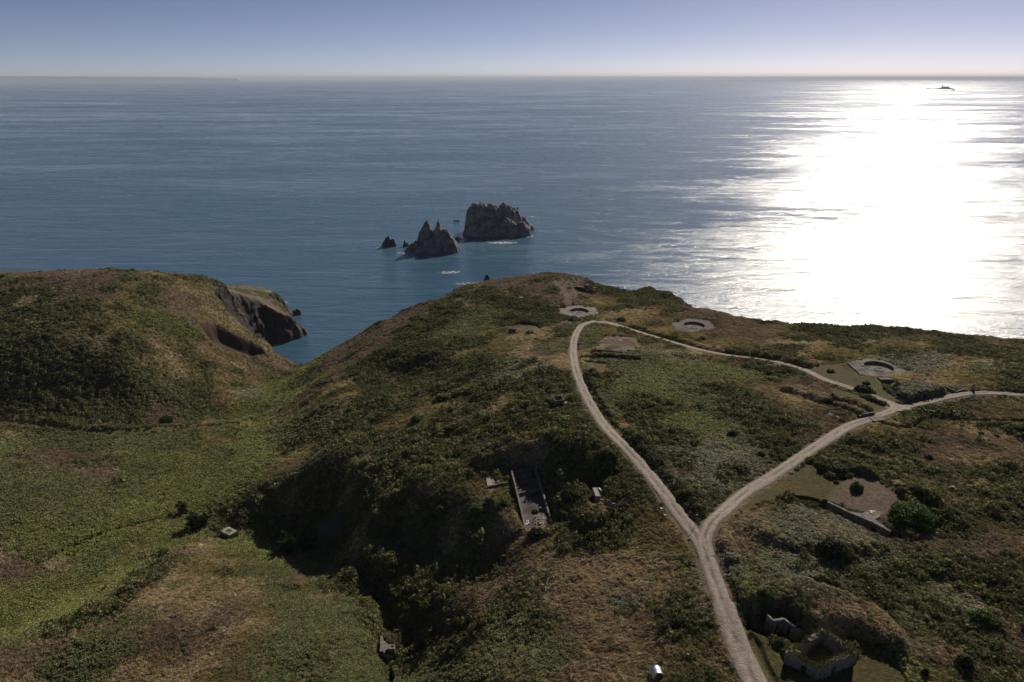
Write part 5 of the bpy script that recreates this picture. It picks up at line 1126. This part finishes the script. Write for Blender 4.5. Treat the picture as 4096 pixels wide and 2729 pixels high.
def scatter(name, x, y, z, s, col, protos, label, cat, hz):
    me = bpy.data.meshes.new(name); n = len(x); me.vertices.add(n); me.vertices.foreach_set('co', np.stack([x, y, z], 1).astype(np.float32).ravel())
    for an, ty, val in (('tscale', 'FLOAT_VECTOR', np.stack([s, s, s*hz], 1)), ('trot', 'FLOAT', RNG.uniform(0, 6.28, n))):
        at = me.attributes.new(an, ty, 'POINT'); at.data.foreach_set('vector' if ty == 'FLOAT_VECTOR' else 'value', val.astype(np.float32).ravel())
    at = me.attributes.new('tint', 'FLOAT_COLOR', 'POINT'); at.data.foreach_set('color', np.concatenate([col, np.ones((n, 1))], 1).astype(np.float32).ravel())
    o = bpy.data.objects.new(name, me); COL.objects.link(o); tag(o, label, cat, kind='stuff')
    ng = bpy.data.node_groups.new(name, 'GeometryNodeTree'); ng.interface.new_socket('Geometry', in_out='INPUT', socket_type='NodeSocketGeometry'); ng.interface.new_socket('Geometry', in_out='OUTPUT', socket_type='NodeSocketGeometry')
    N = ng.nodes; L = ng.links; gi = N.new('NodeGroupInput'); go = N.new('NodeGroupOutput'); jn = N.new('GeometryNodeJoinGeometry')
    m2p = N.new('GeometryNodeMeshToPoints'); L.new(gi.outputs[0], m2p.inputs[0])
    for p in protos:
        oi = N.new('GeometryNodeObjectInfo'); oi.inputs['Object'].default_value = p; oi.inputs['As Instance'].default_value = True
        g2 = N.new('GeometryNodeGeometryToInstance'); L.new(oi.outputs['Geometry'], jn.inputs[0])
    ip = N.new('GeometryNodeInstanceOnPoints'); ip.inputs['Pick Instance'].default_value = True
    L.new(m2p.outputs[0], ip.inputs['Points']); L.new(jn.outputs[0], ip.inputs['Instance'])
    ri = N.new('FunctionNodeRandomValue'); ri.data_type = 'INT'
    for sk in ri.inputs:
        if sk.name == 'Max' and sk.type == 'INT': sk.default_value = len(protos)-1
        if sk.name == 'Min' and sk.type == 'INT': sk.default_value = 0
    ro = [q for q in ri.outputs if q.type == 'INT'][0]; L.new(ro, ip.inputs['Instance Index'])
    def named(a, ty): q = N.new('GeometryNodeInputNamedAttribute'); q.data_type = ty; q.inputs[0].default_value = a; return [k for k in q.outputs if k.enabled and k.name == 'Attribute'][0]
    L.new(named('tscale', 'FLOAT_VECTOR'), ip.inputs['Scale'])
    cx_ = N.new('ShaderNodeCombineXYZ'); L.new(named('trot', 'FLOAT'), cx_.inputs[2]); L.new(cx_.outputs[0], ip.inputs['Rotation'])
    L.new(ip.outputs[0], go.inputs[0]); md = o.modifiers.new('scatter', 'NODES'); md.node_group = ng; return o
M_tuft = mat('heath_leaf', (1, 1, 1), col2=(.62, .62, .62), rough=.85, spec=.15, scale=3.5, bump=0, attr=('tint', 'INSTANCER'), trans=.22)
NT = 640000
u = RNG.uniform(0, 1, NT); c_ = 6500.0; R0, R1 = 62.0, 430.0
rr = np.sqrt((R0**2+c_)*((R1**2+c_)/(R0**2+c_))**u-c_); aa = np.radians(RNG.uniform(-1, 1, NT)*np.where(rr < 170, 51, 43.5)); tx = np.sin(aa)*rr; ty = np.cos(aa)*rr
cl_ = cliffness(tx, ty); bm_ = bare_mask(tx, ty); ok = (cl_ < 1.5) & (RNG.uniform(0, 1, NT) > bm_*1.02) & (samp(CD, tx, ty) > 2)
ok &= ~((rr > 200) & (ground(tx, ty) < 3))
tx, ty, rr = tx[ok], ty[ok], rr[ok]; cc = class_at(tx+RNG.normal(0, 1.8, len(tx)), ty+RNG.normal(0, 1.8, len(ty)))
gzv = ground(tx, ty)+land_disp(tx, ty)*(1-bare_mask(tx, ty))*(1-sstep(-2.5, 2.5, cliffness(tx, ty)))
dist = np.sqrt(rr**2+85**2)
tc = colT[cc]*(1+.30*fbm(tx/1.3, ty/1.3, 3, 151)[:, None]+.25*fbm(tx/11, ty/11, 3, 163)[:, None])*RNG.uniform(.7, 1.4, (len(tx), 1))
tc = tc*(1+RNG.normal(0, .07, (len(tx), 3))); tc = np.clip(tc*TUFT_GAIN, .006, .78)
base_s = np.clip(dist/150, .8, 1.9)*RNG.uniform(.38, .95, len(tx))
base_s = np.where((cc == 0) & (dist < 250) & (samp(RD, tx, ty) > 4.5) & (RNG.uniform(0, 1, len(tx)) < .035), base_s*2.3, base_s)
for nm, classes, kind, ks, hz, lab, cat in (('gorse_scrub', [0], 'cushion', 1.35, 1.15, 'dark gorse and bramble scrub covering the slopes', 'scrub'),
        ('bracken', [1, 2, 6], 'frond', 1.15, 1.0, 'green and silvery bracken and bramble cover', 'bracken'),
        ('heath_grass', [3, 4, 5, 7], 'grass', 1.1, 1.0, 'straw, olive and brown tussock grass cover', 'grass')):
    k_ = np.isin(cc, classes); pr = [tuft_mesh(nm+'_plant', kind, i*5+1, M_tuft) for i in range(4)]
    scatter(nm, tx[k_], ty[k_], gzv[k_]-.05, base_s[k_]*ks, tc[k_], pr, lab, cat, hz)

# ------------------------------------------------------------------ sea air
def haze(density, half=96000.0, z0=-14.0, z1=285.0):
    k = MB(); k.box((0, 0, (z0+z1)/2), (half*2, half*2, z1-z0)); m = bpy.data.materials.new('sea_air'); m.use_nodes = True; N = m.node_tree.nodes
    N.remove(N['Principled BSDF']); v = N.new('ShaderNodeVolumePrincipled'); v.inputs['Color'].default_value = (.78, .87, 1, 1); v.inputs['Density'].default_value = density; v.inputs['Anisotropy'].default_value = 0.0
    m.node_tree.links.new(v.outputs[0], N['Material Output'].inputs['Volume']); k.build('haze', m, kind='stuff', label='thin sea haze over the whole coast', cat='haze')
haze(3.0e-5)
